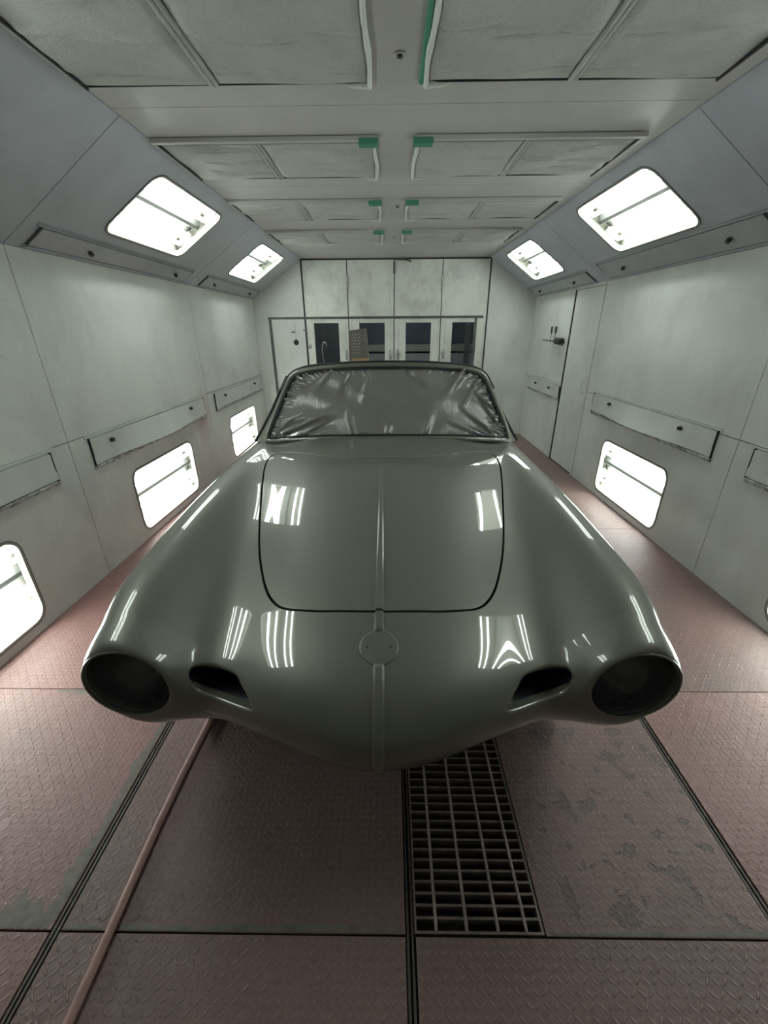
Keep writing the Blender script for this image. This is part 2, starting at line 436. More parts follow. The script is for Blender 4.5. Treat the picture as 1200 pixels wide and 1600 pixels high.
# far wall: fixed side pieces and header, then four door leaves
def clipx(x):   # booth profile height at x
    if x < CL: return ZB+(x-XL)/(CL-XL)*(ZC-ZB)
    if x > CR: return ZB+(XR-x)/(XR-CR)*(ZC-ZB)
    return ZC
Tb = lambda a, b_, c: (a, Y1-c, b_)
mb = MB()
mb.plate([(XL, 0), (-1.185, 0), (-1.185, ZC-.003), (CL-.005, ZC), (XL, ZB)], [], lambda a, b_, c: (a, Y1-c, b_), .03)
mb.plate([(1.355, 0), (XR, 0), (XR, ZB), (CR+.02, ZC-.01), (1.355, ZC-.02)], [], lambda a, b_, c: (a, Y1-c, b_), .03)
struct(mb.build('wall_back', M['wall_plain']))
mb = MB(); mb.plate([(XL, 0), (XR, 0), (XR, ZB), (CR, ZC), (CL, ZC), (XL, ZB)], [], lambda a, b_, c: (a, Y0-c, b_), .03)
struct(mb.build('wall_front', M['end_wall']))
DX = [-1.17, -.569, .065, .714, 1.345]
WN = [(-1.06, -.711), (-.424, -.066), (.229, .585), (.879, 1.222)]
for i in range(4):
    x0, x1 = DX[i]+.006, DX[i+1]-.006
    mb = MB(); mb.plate(rect(x0, x1, .012, 2.325), [rect(WN[i][0], WN[i][1], .80, 1.568)], lambda a, b_, c: (a, Y1-.0-c, b_), .04)
    d = struct(mb.build('door_%d' % (i+2), M['door']))
    g = MB(); g.box(WN[i][0], WN[i][1], Y1-.0+.018, Y1+.024, .80, 1.568); g.build('pane', M['doorglass'], d)
    t = MB(); sweep_rect(t, rect(WN[i][0]-.10, WN[i][1]+.10, .70, 1.605), lambda a, b_, c: (a, Y1-c, b_), .002, .002, 0, .003); t.build('panel_seam', M['grime'], d)
    # latch beside the meeting edge
    lx = DX[i+1]-.05 if i in (0, 1, 3) else DX[i]+.05
    lx = [DX[1]-.045, DX[2]-.05, DX[2]+.055, DX[3]+.05][i]
    l = MB(); l.box(lx-.014, lx+.014, Y1-.012, Y1-.001, 1.08, 1.22, bev=.004); l.box(lx-.02, lx+.005, Y1-.03, Y1-.012, 1.13, 1.20, bev=.004)
    l.tube([(lx+.004, Y1-.02, 1.20), (lx+.018, Y1-.035, 1.16), (lx+.016, Y1-.035, 1.09)], .006, 8)
    l.build('latch', M['grime'], d)
    if i in (0, 2):
        hx = DX[i+1]; h = MB()
        h.box(hx-.008, hx+.008, Y1-.018, Y1-.001, 1.98, 2.14, bev=.003); h.tube([(hx, Y1-.02, 1.97), (hx, Y1-.02, 2.15)], .007, 8)
        h.build('hinge', M['grime'], d)
# centre astragal strip and door stay at the head
mb = MB(); mb.box(.018, .060, Y1-.012, Y1-.0005, .02, 2.31, bev=.003); s_ = mb.build('trim_6', M['door']); struct(s_)
mb = MB(); mb.box(.052, .078, Y1-.022, Y1-.013, 2.16, 2.30, bev=.003); mb.tube([(.06, Y1-.03, 2.325), (.22, Y1-.05, 2.315), (.29, Y1-.055, 2.295)], .009, 8)
tag(mb.build('door_stay', M['steel']), 'dark steel stay bar at the head of the far booth doors', 'door stay')
mb = MB(); mb.box(-1.184, 1.354, Y1+.004, Y1+.03, 0, 2.345); fr = mb
# dark jamb edges of the far doors (narrow strips, the openings stay free)
mb = MB()
for x in (-1.1775, 1.35): mb.box(x-.009, x+.009, Y1-.006, Y1+.05, 0, 2.34)
mb.box(-1.18, 1.35, Y1-.004, Y1+.05, 2.327, 2.343)
struct(mb.build('trim_7', M['rubber']))
mb = MB()
for x in DX[1:-1]: mb.box(x-.004, x+.004, Y1+.02, Y1+.05, 0, 2.34)
struct(mb.build('trim_8', M['gap']))
# service door in the right wall
Tr, _ = frame_of('right', False)
mb = MB(); mb.plate(rect(4.345, 4.955, .012, 1.845), [], Tr, .02)
d1 = struct(mb.build('door_1', M['wall_plain']))
h = MB(); h.tube([Tr(4.385, .86, .001), Tr(4.385, .875, .03), Tr(4.385, .93, .038), Tr(4.385, .985, .03), Tr(4.385, 1.0, .001)], .006, 8); h.build('handle', M['flap'], d1, angle=40)
mb = MB(); mb.plate(rect(4.3125, 4.336, 0, 1.862), [], lambda a, b_, c: Tr(a, b_, c+.008), .03); mb.plate(rect(4.336, 4.966, 1.850, 1.862), [], lambda a, b_, c: Tr(a, b_, c+.008), .03)
struct(mb.build('trim_9', M['wall_plain']))
mb = MB(); mb.plate(rect(4.966, 4.984, 0, 1.862), [], lambda a, b_, c: Tr(a, b_, c+.006), .03); struct(mb.build('trim_10', M['rubber']))

# ------------------------------------------------------------------ floor
PX = [XL, -.905, .055, 1.045, XR]
PY = [-1.0, -.27, .54, 1.355, 2.17, 2.985, 3.80, 4.62, 5.43, 6.3]
mb = MB(); rng = random.Random(4)
for i in range(4):
    for j in range(len(PY)-1):
        x0 = PX[i]+(.014 if i else 0); x1 = PX[i+1]-(.014 if i < 3 else 0); y0 = PY[j]+.002; y1 = PY[j+1]-.002
        mi = {0: 1, 1: 0, 2: 2, 3: 0}[i]
        if i == 2:
            if .5 < PY[j] < 1.4: x0 = .418
            if PY[j] < .5: mi = 3
        if i == 3 and .5 < PY[j] < 1: mi = 1
        if i == 1 and PY[j] < .5: mi = 3
        mb.box(x0, x1, y0, y1, -.006, 0, mi=mi, bev=.0015)
struct(mb.build('floor', [M['floor'], M['floor_red'], M['floor_chipped'], M['floor_near']]))
mb = MB(); mb.box(XL-.1, .05, Y0, Y1, -.05, -.012); mb.box(.42, XR+.1, Y0, Y1, -.05, -.012)
mb.box(.05, .42, Y0, .535, -.05, -.012); mb.box(.05, .42, 2.18, Y1, -.05, -.012)
mb.box(.03, .06, .535, 2.18, -.5, -.012); mb.box(.41, .44, .535, 2.18, -.5, -.012); mb.box(.05, .42, .50, .536, -.5, -.012); mb.box(.05, .42, 2.17, 2.2, -.5, -.012); mb.box(.03, .44, .5, 2.2, -.52, -.5)
struct(mb.build('trim_11', M['pit']))
mb = MB()
for x in PX[1:-1]:
    mb.box(x-.0105, x-.0035, Y0, Y1, -.012, -.002); mb.box(x+.002, x+.0085, Y0, Y1, -.012, -.0015)
struct(mb.build('trim_12', M['channel']))
# bare flaked margins along the plate edges, thin irregular scales of old coating
def ragged(name, x0, y0, x1, y1, wd, side, seed):
    rg = random.Random(seed); n = 90; mb = MB(); L = math.hypot(x1-x0, y1-y0); dx, dy = (x1-x0)/L, (y1-y0)/L; nx, ny = -dy*side, dx*side
    off = 0; A = []
    for k in range(n+1):
        t = L*k/n; off = off*.7+rg.uniform(-1, 1)*.35
        w_ = max(.002, wd(k/n)*(1+off)); A.append(((x0+dx*t, y0+dy*t), (x0+dx*t+nx*w_, y0+dy*t+ny*w_)))
    for a, b_ in A: mb.v += [(a[0], a[1], .0006), (b_[0], b_[1], .0004)]
    for k in range(n): mb.face((2*k, 2*k+2, 2*k+3, 2*k+1))
    o = mb.build(name, M['bare']); return struct(o)
ragged('trim_13', -.922, .56, -.922, 1.33, lambda t: .018+.05*max(0, .25-t)*2+.012*math.sin(t*9)**2, 1, 3)
ragged('trim_14', XL+.3, .545, -.93, .545, lambda t: .03+.03*math.sin(t*6)**2, 1, 5)
ragged('trim_15', -.885, .545, .03, .545, lambda t: .013, 1, 7)
ragged('trim_16', -1.5, 1.35, -.93, 1.35, lambda t: .012+.02*math.sin(t*3.1)**2, -1, 11)
ragged('trim_17', .45, .545, 1.02, .545, lambda t: .004+.010*t, 1, 13)
# grating over the extraction pit
g = empty('floor_grate', (.235, .54, 0), 'rusty brown steel bar grating set in the floor, running under the car nose', 'floor grate')
mb = MB(); mb.box(.0665, .0725, .545, 1.35, -.03, -.001); mb.box(.408, .414, .545, 1.35, -.03, -.001); mb.box(.0725, .408, .545, .551, -.03, -.001); mb.box(.0725, .408, 1.344, 1.35, -.03, -.001)
mb.build('grate_frame', M['grate'], g)
y = .578
while y < 1.34:
    mb = MB(); mb.box(.0725, .408, y-.0032, y+.0032, -.03, -.002); mb.build('cross_bar', M['grate'], g); y += .0272
for x in (.125, .208, .292, .368):
    mb = MB(); mb.tube([(x, .551, -.004), (x, 1.344, -.004)], .0045, 8); mb.build('tie_rod', M['grate'], g)
g2 = empty('floor_grate', (.235, 1.36, 0), 'steel bar grating further under the car, behind the front grate', 'floor grate')
mb = MB(); mb.box(.0665, .0725, 1.36, 2.165, -.03, -.001); mb.box(.408, .414, 1.36, 2.165, -.03, -.001)
y = 1.385
while y < 2.15: mb.box(.0725, .408, y-.0022, y+.0022, -.03, -.002); y += .0272
mb.build('grate_frame', M['grate'], g2)
# below the grate, a filter rail lies in the pit
mb = MB(); mb.box(.08, .235, .56, 1.34, -.16, -.15); struct(mb.build('trim_18', worn('pit_mesh', (.06, .055, .05), (.03, .03, .028), 40, .8)))
# hose
mb = MB(); pts = []
for k in range(60):
    t = k/59; y = 1.9-t*2.1; x = -.752+.03*max(0, (y-.75))**1.2+.004*math.sin(y*5)
    pts.append((x, y, .0125))
mb.tube(pts, .0118, 14)
tag(mb.build('floor_hose', M['hose'], angle=40), 'dusty pink hose running over the floor from under the car', 'hose')

# ------------------------------------------------------------------ lamps
NAME_SLOPE = {-.66: 'behind the camera', 1.32: 'nearest', 3.3: 'larger', 5.3: 'farthest, smallest'}
def lamp(side, slope, yc, label, group):
    T, _ = frame_of(side, slope); v0, v1 = LV_S if slope else LV_W; vc = (v0+v1)/2
    root = empty('booth_lamp', T(yc, vc, 0), label, 'light', group)
    mb = MB()                                         # open white box behind the wall
    HL2, HV, D = .66, .262, .14
    P = lambda y, v, w_: T(yc+y, vc+v, w_)
    y0, y1 = -HL2, HL2
    def quad(a, b_, c, d): n = len(mb.v); mb.v += [P(*a), P(*b_), P(*c), P(*d)]; mb.face((n, n+1, n+2, n+3))
    # reflector: two troughs and a centre ridge
    prof = [(-HV, -.024), (-HV+.03, -D+.01), (-.05, -D), (-.012, -D+.045), (.012, -D+.045), (.05, -D), (HV-.03, -D+.01), (HV, -.024)]
    n = len(mb.v)
    for yy in (y0, y1):
        for v, w_ in prof: mb.v.append(P(yy, v, w_))
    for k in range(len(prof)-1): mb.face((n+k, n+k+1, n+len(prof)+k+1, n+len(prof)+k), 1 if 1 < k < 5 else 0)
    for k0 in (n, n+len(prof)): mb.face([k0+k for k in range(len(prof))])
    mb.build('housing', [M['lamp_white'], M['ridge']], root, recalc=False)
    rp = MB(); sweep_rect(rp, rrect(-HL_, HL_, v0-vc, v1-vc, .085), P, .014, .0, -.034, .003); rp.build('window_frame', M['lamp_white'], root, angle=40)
    sl = MB(); sweep_rect(sl, rrect(-HL_, HL_, v0-vc, v1-vc, .085), P, .0, .004, -.001, .0035); sl.build('seal', M['steel'], root, angle=40)
    gl = MB(); [gl.v.append(P(q[0], q[1], -.02)) for q in rrect(-HL_+.006, HL_-.006, v0-vc+.006, v1-vc-.006, .079)]; gl.face(range(len(gl.v))); gl.build('glass', M['glass'], root)
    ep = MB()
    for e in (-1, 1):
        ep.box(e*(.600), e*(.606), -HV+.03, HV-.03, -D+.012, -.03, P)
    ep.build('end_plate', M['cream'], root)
    for v in (-.185, -.085, .085, .185):
        t = MB(); t.tube([P(-.585, v, -.088), P(.545, v, -.088)], .0145, 12); t.build('tube', M['tube'], root, angle=50)
        c = MB()
        for e0, e1, r_ in ((.545, .562, .0145), (-.585, -.597, .0145)): c.tube([P(e0, v, -.088), P(e1, v, -.088)], r_, 12)
        c.build('tube_cap', M['lampholder'], root, angle=50)
    for vv in (-.135, .135):
        for e in (-1, 1):
            l = MB(); l.box(e*.566, e*.588, vv-.066, vv+.066, -.12, -.064, P, bev=.004); l.box(e*.53, e*.566, vv-.02, vv+.02, -D+.004, -.11, P)
            l.build('lampholder', M['lampholder'], root)
    return root
GS, GW = 'lamps in the sloping upper walls', 'lamps low in the side walls'
lamp('left', True, 3.3, 'large lit tube lamp in the left sloping panel, nearer one', GS)
lamp('left', True, 5.3, 'small lit tube lamp in the left sloping panel, nearest the far doors', GS)
lamp('right', True, 3.3, 'large lit tube lamp in the right sloping panel, nearer one', GS)
lamp('right', True, 5.3, 'small lit tube lamp in the right sloping panel, nearest the far doors', GS)
lamp('left', True, 1.32, 'lit tube lamp in the left sloping panel, beside the camera and out of frame', GS)
lamp('right', True, 1.32, 'lit tube lamp in the right sloping panel, beside the camera and out of frame', GS)
lamp('right', False, 1.32, 'lit tube lamp low in the right wall, beside the camera and out of frame', GW)
lamp('left', False, 1.32, 'lit tube lamp low in the left wall, cut by the photo edge', GW)
lamp('left', False, 3.3, 'lit tube lamp low in the left wall, whole one beside the car fender', GW)
lamp('left', False, 5.3, 'lit tube lamp low in the left wall, partly hidden by the windshield pillar', GW)
lamp('right', False, 3.3, 'lit tube lamp low in the right wall below the warped flap', GW)

# ------------------------------------------------------------------ access flaps
def flap(side, slope, y0, y1, v0, v1, label, knobs, warp=0.0, mat='flap', group='hinged access flaps on the booth walls'):
    T, _ = frame_of(side, slope); root = empty('access_flap', T((y0+y1)/2, v0, 0), label, 'access panel', group)
    mb = MB(); n = 40; n0 = 0     # sheet that bulges away from the wall near its lower edge
    for i in range(n+1):
        t = i/n; y = y0+(y1-y0)*t; b_ = warp*math.sin(math.pi*min(1, max(0, t*1.1-.05)))**2
        for v, w_ in ((v1, .004), (v1, .011), ((v0+v1)/2, .011+b_*.3), (v0+.004, .014+b_), (v0+.002, .006+b_)): mb.v.append(T(y, v, w_))
    for i in range(n):
        for k in range(4): mb.face((i*5+k, i*5+k+1, i*5+5+k+1, i*5+5+k))
    mb.face([0, 1, 2, 3, 4]); mb.face([n*5+k for k in range(5)][::-1])
    mb.build('panel', M[mat], root, angle=35)
    lo = MB(); lo.box(y0-.01, y1+.01, v0-.030, v0-.014, 0, .006, T, bev=.002); lo.box(y0-.01, y1+.01, v0-.014, v0-.004, 0, .018, T, bev=.003); lo.build('lower_rail', M['grime'] if not slope else M['flap_slope'], root)
    up = MB(); up.box(y0-.03, y1+.03, v1+.008, v1+.016, 0, .009, T, bev=.002); up.box(y0-.03, y1+.03, v1+.022, v1+.027, 0, .005, T); up.build('upper_rail', M[mat], root)
    en = MB()
    for yy in (y0, y1): en.box(yy-.004, yy+.004, v0-.008, v1+.006, 0, .012, T)
    en.build('end_gasket', M['rubber'] if not slope else M['steel'], root)
    for ky in knobs:
        k = MB(); c = (ky, v1-.045 if not slope else (v0+v1)/2)
        k.tube([T(c[0], c[1], .012), T(c[0], c[1], .020), T(c[0], c[1], .021), T(c[0], c[1], .038)], [.008, .008, .015, .013], 12); k.build('knob', M['knob'], root, angle=40)
    return root
flap('left', False, 2.49, 4.20, .70, .865, 'long access flap on the left wall above the whole lamp, lower lip bulging', [2.68, 3.87], .055)
flap('left', False, .55, 2.17, .715, .865, 'access flap on the left wall cut by the photo edge', [1.74, .8], .02)
flap('left', False, 4.49, 6.20, .70, .86, 'access flap on the left wall nearest the far end', [4.75, 5.85], .0)
flap('right', False, 2.49, 4.13, .74, .90, 'long access flap on the right wall above the lamp, lower lip bulging', [3.78, 2.80], .055)
flap('right', False, .55, 2.20, .715, .87, 'access flap on the right wall cut by the photo edge', [.85, 1.9], .02)
flap('right', False, 5.0, 6.15, .72, .855, 'short access flap on the right wall below the tool hook', [5.80, 5.30], .0)
G2 = 'narrow access flaps under the sloping lamps'
flap('left', True, 2.44, 4.17, .035, .155, 'access flap under the large left sloping lamp', [2.85, 3.92], 0, 'flap_slope', G2)
flap('left', True, 4.51, 6.2, .035, .155, 'access flap under the small left sloping lamp', [4.75, 5.9], 0, 'flap_slope', G2)
flap('right', True, 2.44, 4.20, .035, .20, 'access flap under the large right sloping lamp', [2.72, 3.85], 0, 'flap_slope', G2)
flap('right', True, 4.49, 6.2, .035, .16, 'access flap under the small right sloping lamp', [4.85, 5.9], 0, 'flap_slope', G2)

# ------------------------------------------------------------------ ceiling filters
def fleece(x0, x1, y0, y1, seed, sag=.014):
    rg = random.Random(seed); nx = int((x1-x0)/.008); ny = int((y1-y0)/.008); mb = MB()
    dents = []
    for a in range(3):
        for b_ in range(3):
            if rg.random() < .85: dents.append((x0+(x1-x0)*(a+.3+.4*rg.random())/3, y0+(y1-y0)*(b_+.3+.4*rg.random())/3, .05+.04*rg.random()))
    ph = [rg.uniform(0, 6) for _ in range(6)]
    X = np.linspace(x0, x1, nx+1)[:, None]; Y = np.linspace(y0, y1, ny+1)[None, :]
    e = np.minimum(np.minimum(X-x0, x1-X), np.minimum(Y-y0, y1-Y))
    Z = ZC-.004-sag*np.clip(e/.03, 0, 1)**.5
    Z = Z-.006*np.sin(X*13+ph[0]+2*np.sin(Y*7+ph[1]))*np.clip(e/.05, 0, 1)-.003*np.sin(Y*17+X*5+ph[2])
    for dx, dy, L in dents:
        al = 1/(1+np.exp(-(L-np.abs(X-dx))/.008)); d = Y-(dy+.15*(X-dx)*math.sin(ph[3]))
        Z = Z+al*(.017*np.exp(-(d/.008)**2)) - al*.010*np.exp(-((d+.022)/.014)**2)
    Z = Z+np.zeros((nx+1, ny+1))
    for i in range(nx+1):
        for j in range(ny+1): mb.v.append((float(X[i, 0]), float(Y[0, j]), float(Z[i, j])))
    for i in range(nx):
        for j in range(ny): mb.face((i*(ny+1)+j, i*(ny+1)+j+1, (i+1)*(ny+1)+j+1, (i+1)*(ny+1)+j))
    return mb
rows = ['behind the camera, farther back', 'just overhead', 'cut by the top edge of the photo', 'second from the front', 'third from the front', 'nearest the far doors']
for ri, (f0, f1) in enumerate(FIL):
    for sd, (x0, x1) in (('left', FXL), ('right', FXR)):
        root = empty('ceiling_filter', ((x0+x1)/2, f0, ZC), 'pale fleece filter in the ceiling, %s column, %s' % (sd, rows[ri]), 'filter', 'fleece filters in the ceiling')
        xm = -.665 if sd == 'left' else .69
        if ri == 5 and sd == 'right': xm = .70
        fleece(x0+.004, xm-.016, f0+.004, f1-.004, ri*7+1+(sd == 'left')).build('fleece_pad', M['fleece'], root, smooth=True, recalc=False)
        fleece(xm+.016, x1-.004, f0+.004, f1-.004, ri*7+3+(sd == 'left')).build('fleece_pad', M['fleece'], root, smooth=True, recalc=False)
        mb = MB(); mb.tube([(xm-.009, f0+.002, ZC-.010), (xm-.009, f1-.002, ZC-.012)], .010, 8); mb.tube([(xm+.009, f0+.002, ZC-.010), (xm+.009, f1-.002, ZC-.010)], .009, 8); mb.build('divider', M['fleece'], root, angle=50)
        mb = MB(); mb.box(x0-.01, x1+.02 if sd == 'left' else x1+.01, f0-.028, f0+.002, ZC-.022, ZC-.001, bev=.004); mb.box(x0-.004, x1+.004, f1-.001, f1+.010, ZC-.012, ZC-.0005, bev=.002)
        ox = x0 if sd == 'left' else x1
        mb.box(ox-.006, ox+.006, f0, f1, ZC-.020, ZC-.0005, bev=.002)
        mb.build('frame', M['ceil'], root)
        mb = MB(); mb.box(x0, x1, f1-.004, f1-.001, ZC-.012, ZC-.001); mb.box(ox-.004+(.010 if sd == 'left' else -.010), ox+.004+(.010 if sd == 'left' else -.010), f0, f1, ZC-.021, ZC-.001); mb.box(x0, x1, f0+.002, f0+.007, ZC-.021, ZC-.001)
        mb.build('shadow_gap_strip', M['rubber'], root)  # dark strips standing in for the shadow gaps round the fleece
        ix = x1 if sd == 'left' else x0; sgn = 1 if sd == 'left' else -1
        mb = MB(); rg = random.Random(ri); pts = []
        for k in range(26):
            t = k/25; pts.append((ix+sgn*(.002+.004*math.sin(t*8+ri)), f0-.01+(f1-f0+.022)*t, ZC-.016))
        mb.tube(pts, [.008+.003*rg.random() for _ in pts], 8)
        mb.tube([(ix+sgn*.002, f1+.006, ZC-.014), (ix-sgn*.06, f1+.008, ZC-.012), (ix-sgn*.10, f1+.004, ZC-.008)], [.014, .011, .004], 8)
        mb.build('folded_edge', M['fleece_edge'], root, angle=60)
        mb = MB(); mb.box(ix-sgn*.075, ix+sgn*.022, f0-.032, f0+.020, ZC-.038, ZC-.012, bev=.004)
        if ri == 2 and sd == 'right': mb.box(ix+sgn*.010, ix+sgn*.028, f0, f1+.004, ZC-.016, ZC-.001, bev=.003)
        mb.build('tape', M['green_tape'], root)
for x, y, n_ in ((.037, 1.925, 'above the near filter gap'), (.062, 3.83, 'between the third filter pair'), (.05, 4.95, 'nearest the far doors'), (-.02, 2.95, 'between the second filter pair')):
    if n_.startswith('between the second'): continue
    root = empty('ceiling_nozzle', (x, y, ZC), 'small dark nozzle in the ceiling centre strip, ' + n_, 'nozzle', 'nozzles in the ceiling centre strip')
    mb = MB(); mb.lathe([(.0, .0), (.018, -.001), (.021, -.004), (.016, -.007), (.010, -.004)], 20, lambda a, b_, c: (x+a, y+b_, ZC+c)); mb.build('flange', M['ceil'], root, angle=50)
    mb = MB(); mb.lathe([(.0, -.002), (.009, -.003), (.009, -.010), (0, -.011)], 16, lambda a, b_, c: (x+a, y+b_, ZC+c)); mb.build('core', M['knob'], root, angle=40)

# ------------------------------------------------------------------ outside the far door windows
mb = MB(); mb.box(-4, 4, 8.6, 8.7, -.1, 3); struct(mb.build('wall_outside', M['outside_dark']))
mb = MB(); mb.box(-4, 4, Y1+.2, 8.6, -.1, -.02); struct(mb.build('floor_outside', M['outside_grey']))
root = empty('workbench', (0, 8.2, 0), 'long tan and grey bench seen dimly through the far door windows', 'bench')
mb = MB(); mb.box(-3, 3, 7.9, 8.5, 1.12, 1.22); mb.build('benchtop', M['outside_tan'], root)
mb = MB(); mb.box(-3, 3, 7.90, 8.5, .45, 1.085); mb.build('cabinet', M['outside_grey'], root)
mb = MB()
for x in (-2.9, -1, 1, 2.9): mb.box(x-.03, x+.03, 8.0, 8.06, -.02, 1.14)
mb.build('leg', M['steel'], root)
mb = MB(); mb.box(1.28, 1.36, 7.5, 7.58, -.02, 2.2); mb.box(1.22, 1.42, 7.44, 7.64, -.02, .03); tag(mb.build('outside_post', M['steel']), 'dark post outside, seen through the right-hand far door window', 'post')
mb = MB(); mb.box(-1.75, -.72, 7.3, 7.36, -.02, 1.9); tag(mb.build('outside_screen', plain('dark_board', (.10, .105, .10), .7)), 'dark grey board outside behind the left far door window', 'board')
mb = MB(); mb.box(-4, 4, 6.7, 8.7, 2.68, 2.74); struct(mb.build('ceiling_outside', M['outside_grey']))
root = empty('outside_fill_light', (0, 7.0, 2.6), 'added tube light out of view beyond the far doors, brightening the outside', 'light')  # added unseen light so the space beyond the windows is not dark
mb = MB(); mb.box(-.6, .6, 6.95, 7.05, 2.62, 2.68); mb.build('housing', M['lamp_white'], root)
mm, nt_, bb = new_mat('outside_fill_tube'); setp(bb, Emission_Color=(.9, .95, 1), Emission_Strength=160.0)
mb = MB(); mb.tube([(-.58, 7.0, 2.6), (.58, 7.0, 2.6)], .015, 10); mb.build('tube', mm, root)

# ------------------------------------------------------------------ hanging rack and its things
RY = 5.40; RXL, RXR, RZ = -1.43, 1.07, 1.612
root = empty('parts_rack', (0, RY, 0), 'dark steel hanging rack frame standing behind the car', 'rack')
mb = MB(); mb.box(RXL-.02, RXR+.045, RY-.014, RY+.014, RZ-.014, RZ+.014, bev=.003); mb.build('top_rail', M['steel'], root)
for x, dx in ((RXL, .0), (RXR-.04, .0)):
    mb = MB(); mb.box(x-.015, x+.015, RY-.014, RY+.014, .03, RZ-.014, bev=.003); mb.build('post', M['steel'], root)
    mb = MB(); mb.box(x-.02, x+.02, RY-.30, RY+.30, .0, .03, bev=.004); mb.build('foot', M['steel'], root)
def wire(mb, x, z0, z1, y=RY-.0): mb.tube([(x, y-.0, z0), (x+.003, y, (z0+z1)/2), (x, y, z1)], .0014, 6)
HZ = RZ-.0165
root = empty('masked_disc', (-1.137, RY, 1.30), 'small black round part hanging by a wire from the rack left end', 'car part')
mb = MB(); wire(mb, -1.137, HZ, 1.375); mb.build('wire', M['steel'], root)
mb = MB(); mb.lathe([(0, -.012), (.027, -.012), (.031, -.006), (.031, .006), (.024, .012), (.016, .008), (0, .008)], 24, lambda a, b_, c: (-1.137+a, RY+c, 1.344+b_)); mb.build('disc', M['blackplastic'], root, angle=40)
for x, z, n_ in ((-1.160, 1.459, 'above the black disc'), (-1.016, 1.479, 'left of the first dark window')):
    mb = MB(); mb.box(x-.024, x+.018, RY-.01, RY+.01, z-.008, z+.008, bev=.003)
    tag(mb.build('spring_clip', M['steel']), 'small dark clip hanging from the rack, ' + n_, 'clip', 'clips hung on the rack')
mb = MB(); mb.tube([(-.990, RY, HZ), (-.985, RY, 1.38), (-.98, RY, 1.33)], .0014, 6); mb.box(-.995, -.955, RY-.008, RY+.008, 1.272, 1.305, bev=.006); mb.tube([(-.99, RY, 1.325), (-.955, RY, 1.32), (-.945, RY, 1.29)], .004, 8)
tag(mb.build('chrome_bracket', M['bright_steel']), 'small bright metal bracket hanging from the rack left of the first dark window', 'bracket')
root = empty('mirror_housing', (-.792, RY, 1.1), 'narrow oval dark part hanging in front of the first dark window', 'car part')
mb = MB(); wire(mb, -.80, HZ, 1.345); mb.build('wire', M['steel'], root)
mb = MB(); mb.tube([(-.815, RY, 1.12), (-.825, RY, 1.26), (-.815, RY, 1.335), (-.785, RY, 1.345), (-.765, RY, 1.31)], .005, 8); mb.build('bracket', M['bright_steel'], root, angle=50)
mb = MB(); mb.lathe([(0.0, -.13), (.016, -.12), (.026, -.08), (.030, 0), (.026, .08), (.016, .12), (0, .13)], 20, lambda a, b_, c: (-.792+a, RY+b_*.5, 1.20+c)); mb.build('shell', M['blackplastic'], root, angle=60)
root = empty('perforated_sheet', (-.37, RY, 1.0), 'grey perforated sheet hanging from the rack beside the second window', 'sheet')
mb = MB(); holes = []
for r_ in range(7):
    for c_ in range(5):
        cx = -.445+c_*.034+(r_ % 2)*.013; cz = 1.425-r_*.034+c_*.003
        holes.append([(cx+.0055*math.cos(a*math.pi/4)*.8, cz+.0065*math.sin(a*math.pi/4)) for a in range(8)])
mb.plate([(-.485, .98), (-.235, .98), (-.255, 1.30), (-.275, 1.497), (-.33, 1.492), (-.485, 1.472)], holes, lambda a, b_, c: (a, RY-.02-c, b_), .002); mb.build('sheet', M['cardboard'], root)
mb = MB(); mb.box(-.46, -.245, RY-.024, RY-.0205, 1.11, 1.16); mb.build('warm_strip', M['cardboard_warm'], root)
mb = MB(); mb.tube([(-.36, RY-.018, 1.485), (-.36, RY-.010, 1.55), (-.36, RY, HZ)], .0014, 6); mb.build('wire', M['steel'], root)
# tool hook on the right wall
root = empty('tool_hook', Tr(5.3, 1.34, 0), 'dark bracket with a long rod and ribbed knob on the right wall', 'hook')
mb = MB(); mb.tube([Tr(5.16, 1.345, .03), Tr(5.45, 1.34, .035), Tr(5.72, 1.35, .035)], .007, 8); mb.build('rod', M['knob'], root, angle=40)
mb = MB(); prof = []
mb.tube([Tr(5.08, 1.345, .035), Tr(5.10, 1.345, .035), Tr(5.135, 1.345, .035), Tr(5.17, 1.345, .035), Tr(5.205, 1.345, .035), Tr(5.24, 1.345, .035), Tr(5.27, 1.345, .035)], [.030, .038, .032, .038, .032, .038, .030], 16); mb.build('knob', M['knob'], root, angle=50)
mb = MB(); mb.tube([Tr(5.18, 1.345, .0), Tr(5.18, 1.345, .03)], .012, 8); mb.build('mount', M['knob'], root)
for yy in (5.31, 5.45):
    mb = MB(); mb.tube([Tr(yy, 1.345, .035), Tr(yy, 1.42, .035), Tr(yy, 1.44, .035), Tr(yy, 1.50, .035)], [.003, .003, .012, .012], 10)
    tag(mb.build('air_fitting', M['knob']), 'small upright air fitting on the wall rod, ' + ('nearer the ribbed knob' if yy < 5.4 else 'farther from the ribbed knob'), 'fitting', 'air fittings on the wall rod')
# ------------------------------------------------------------------ car surface control net

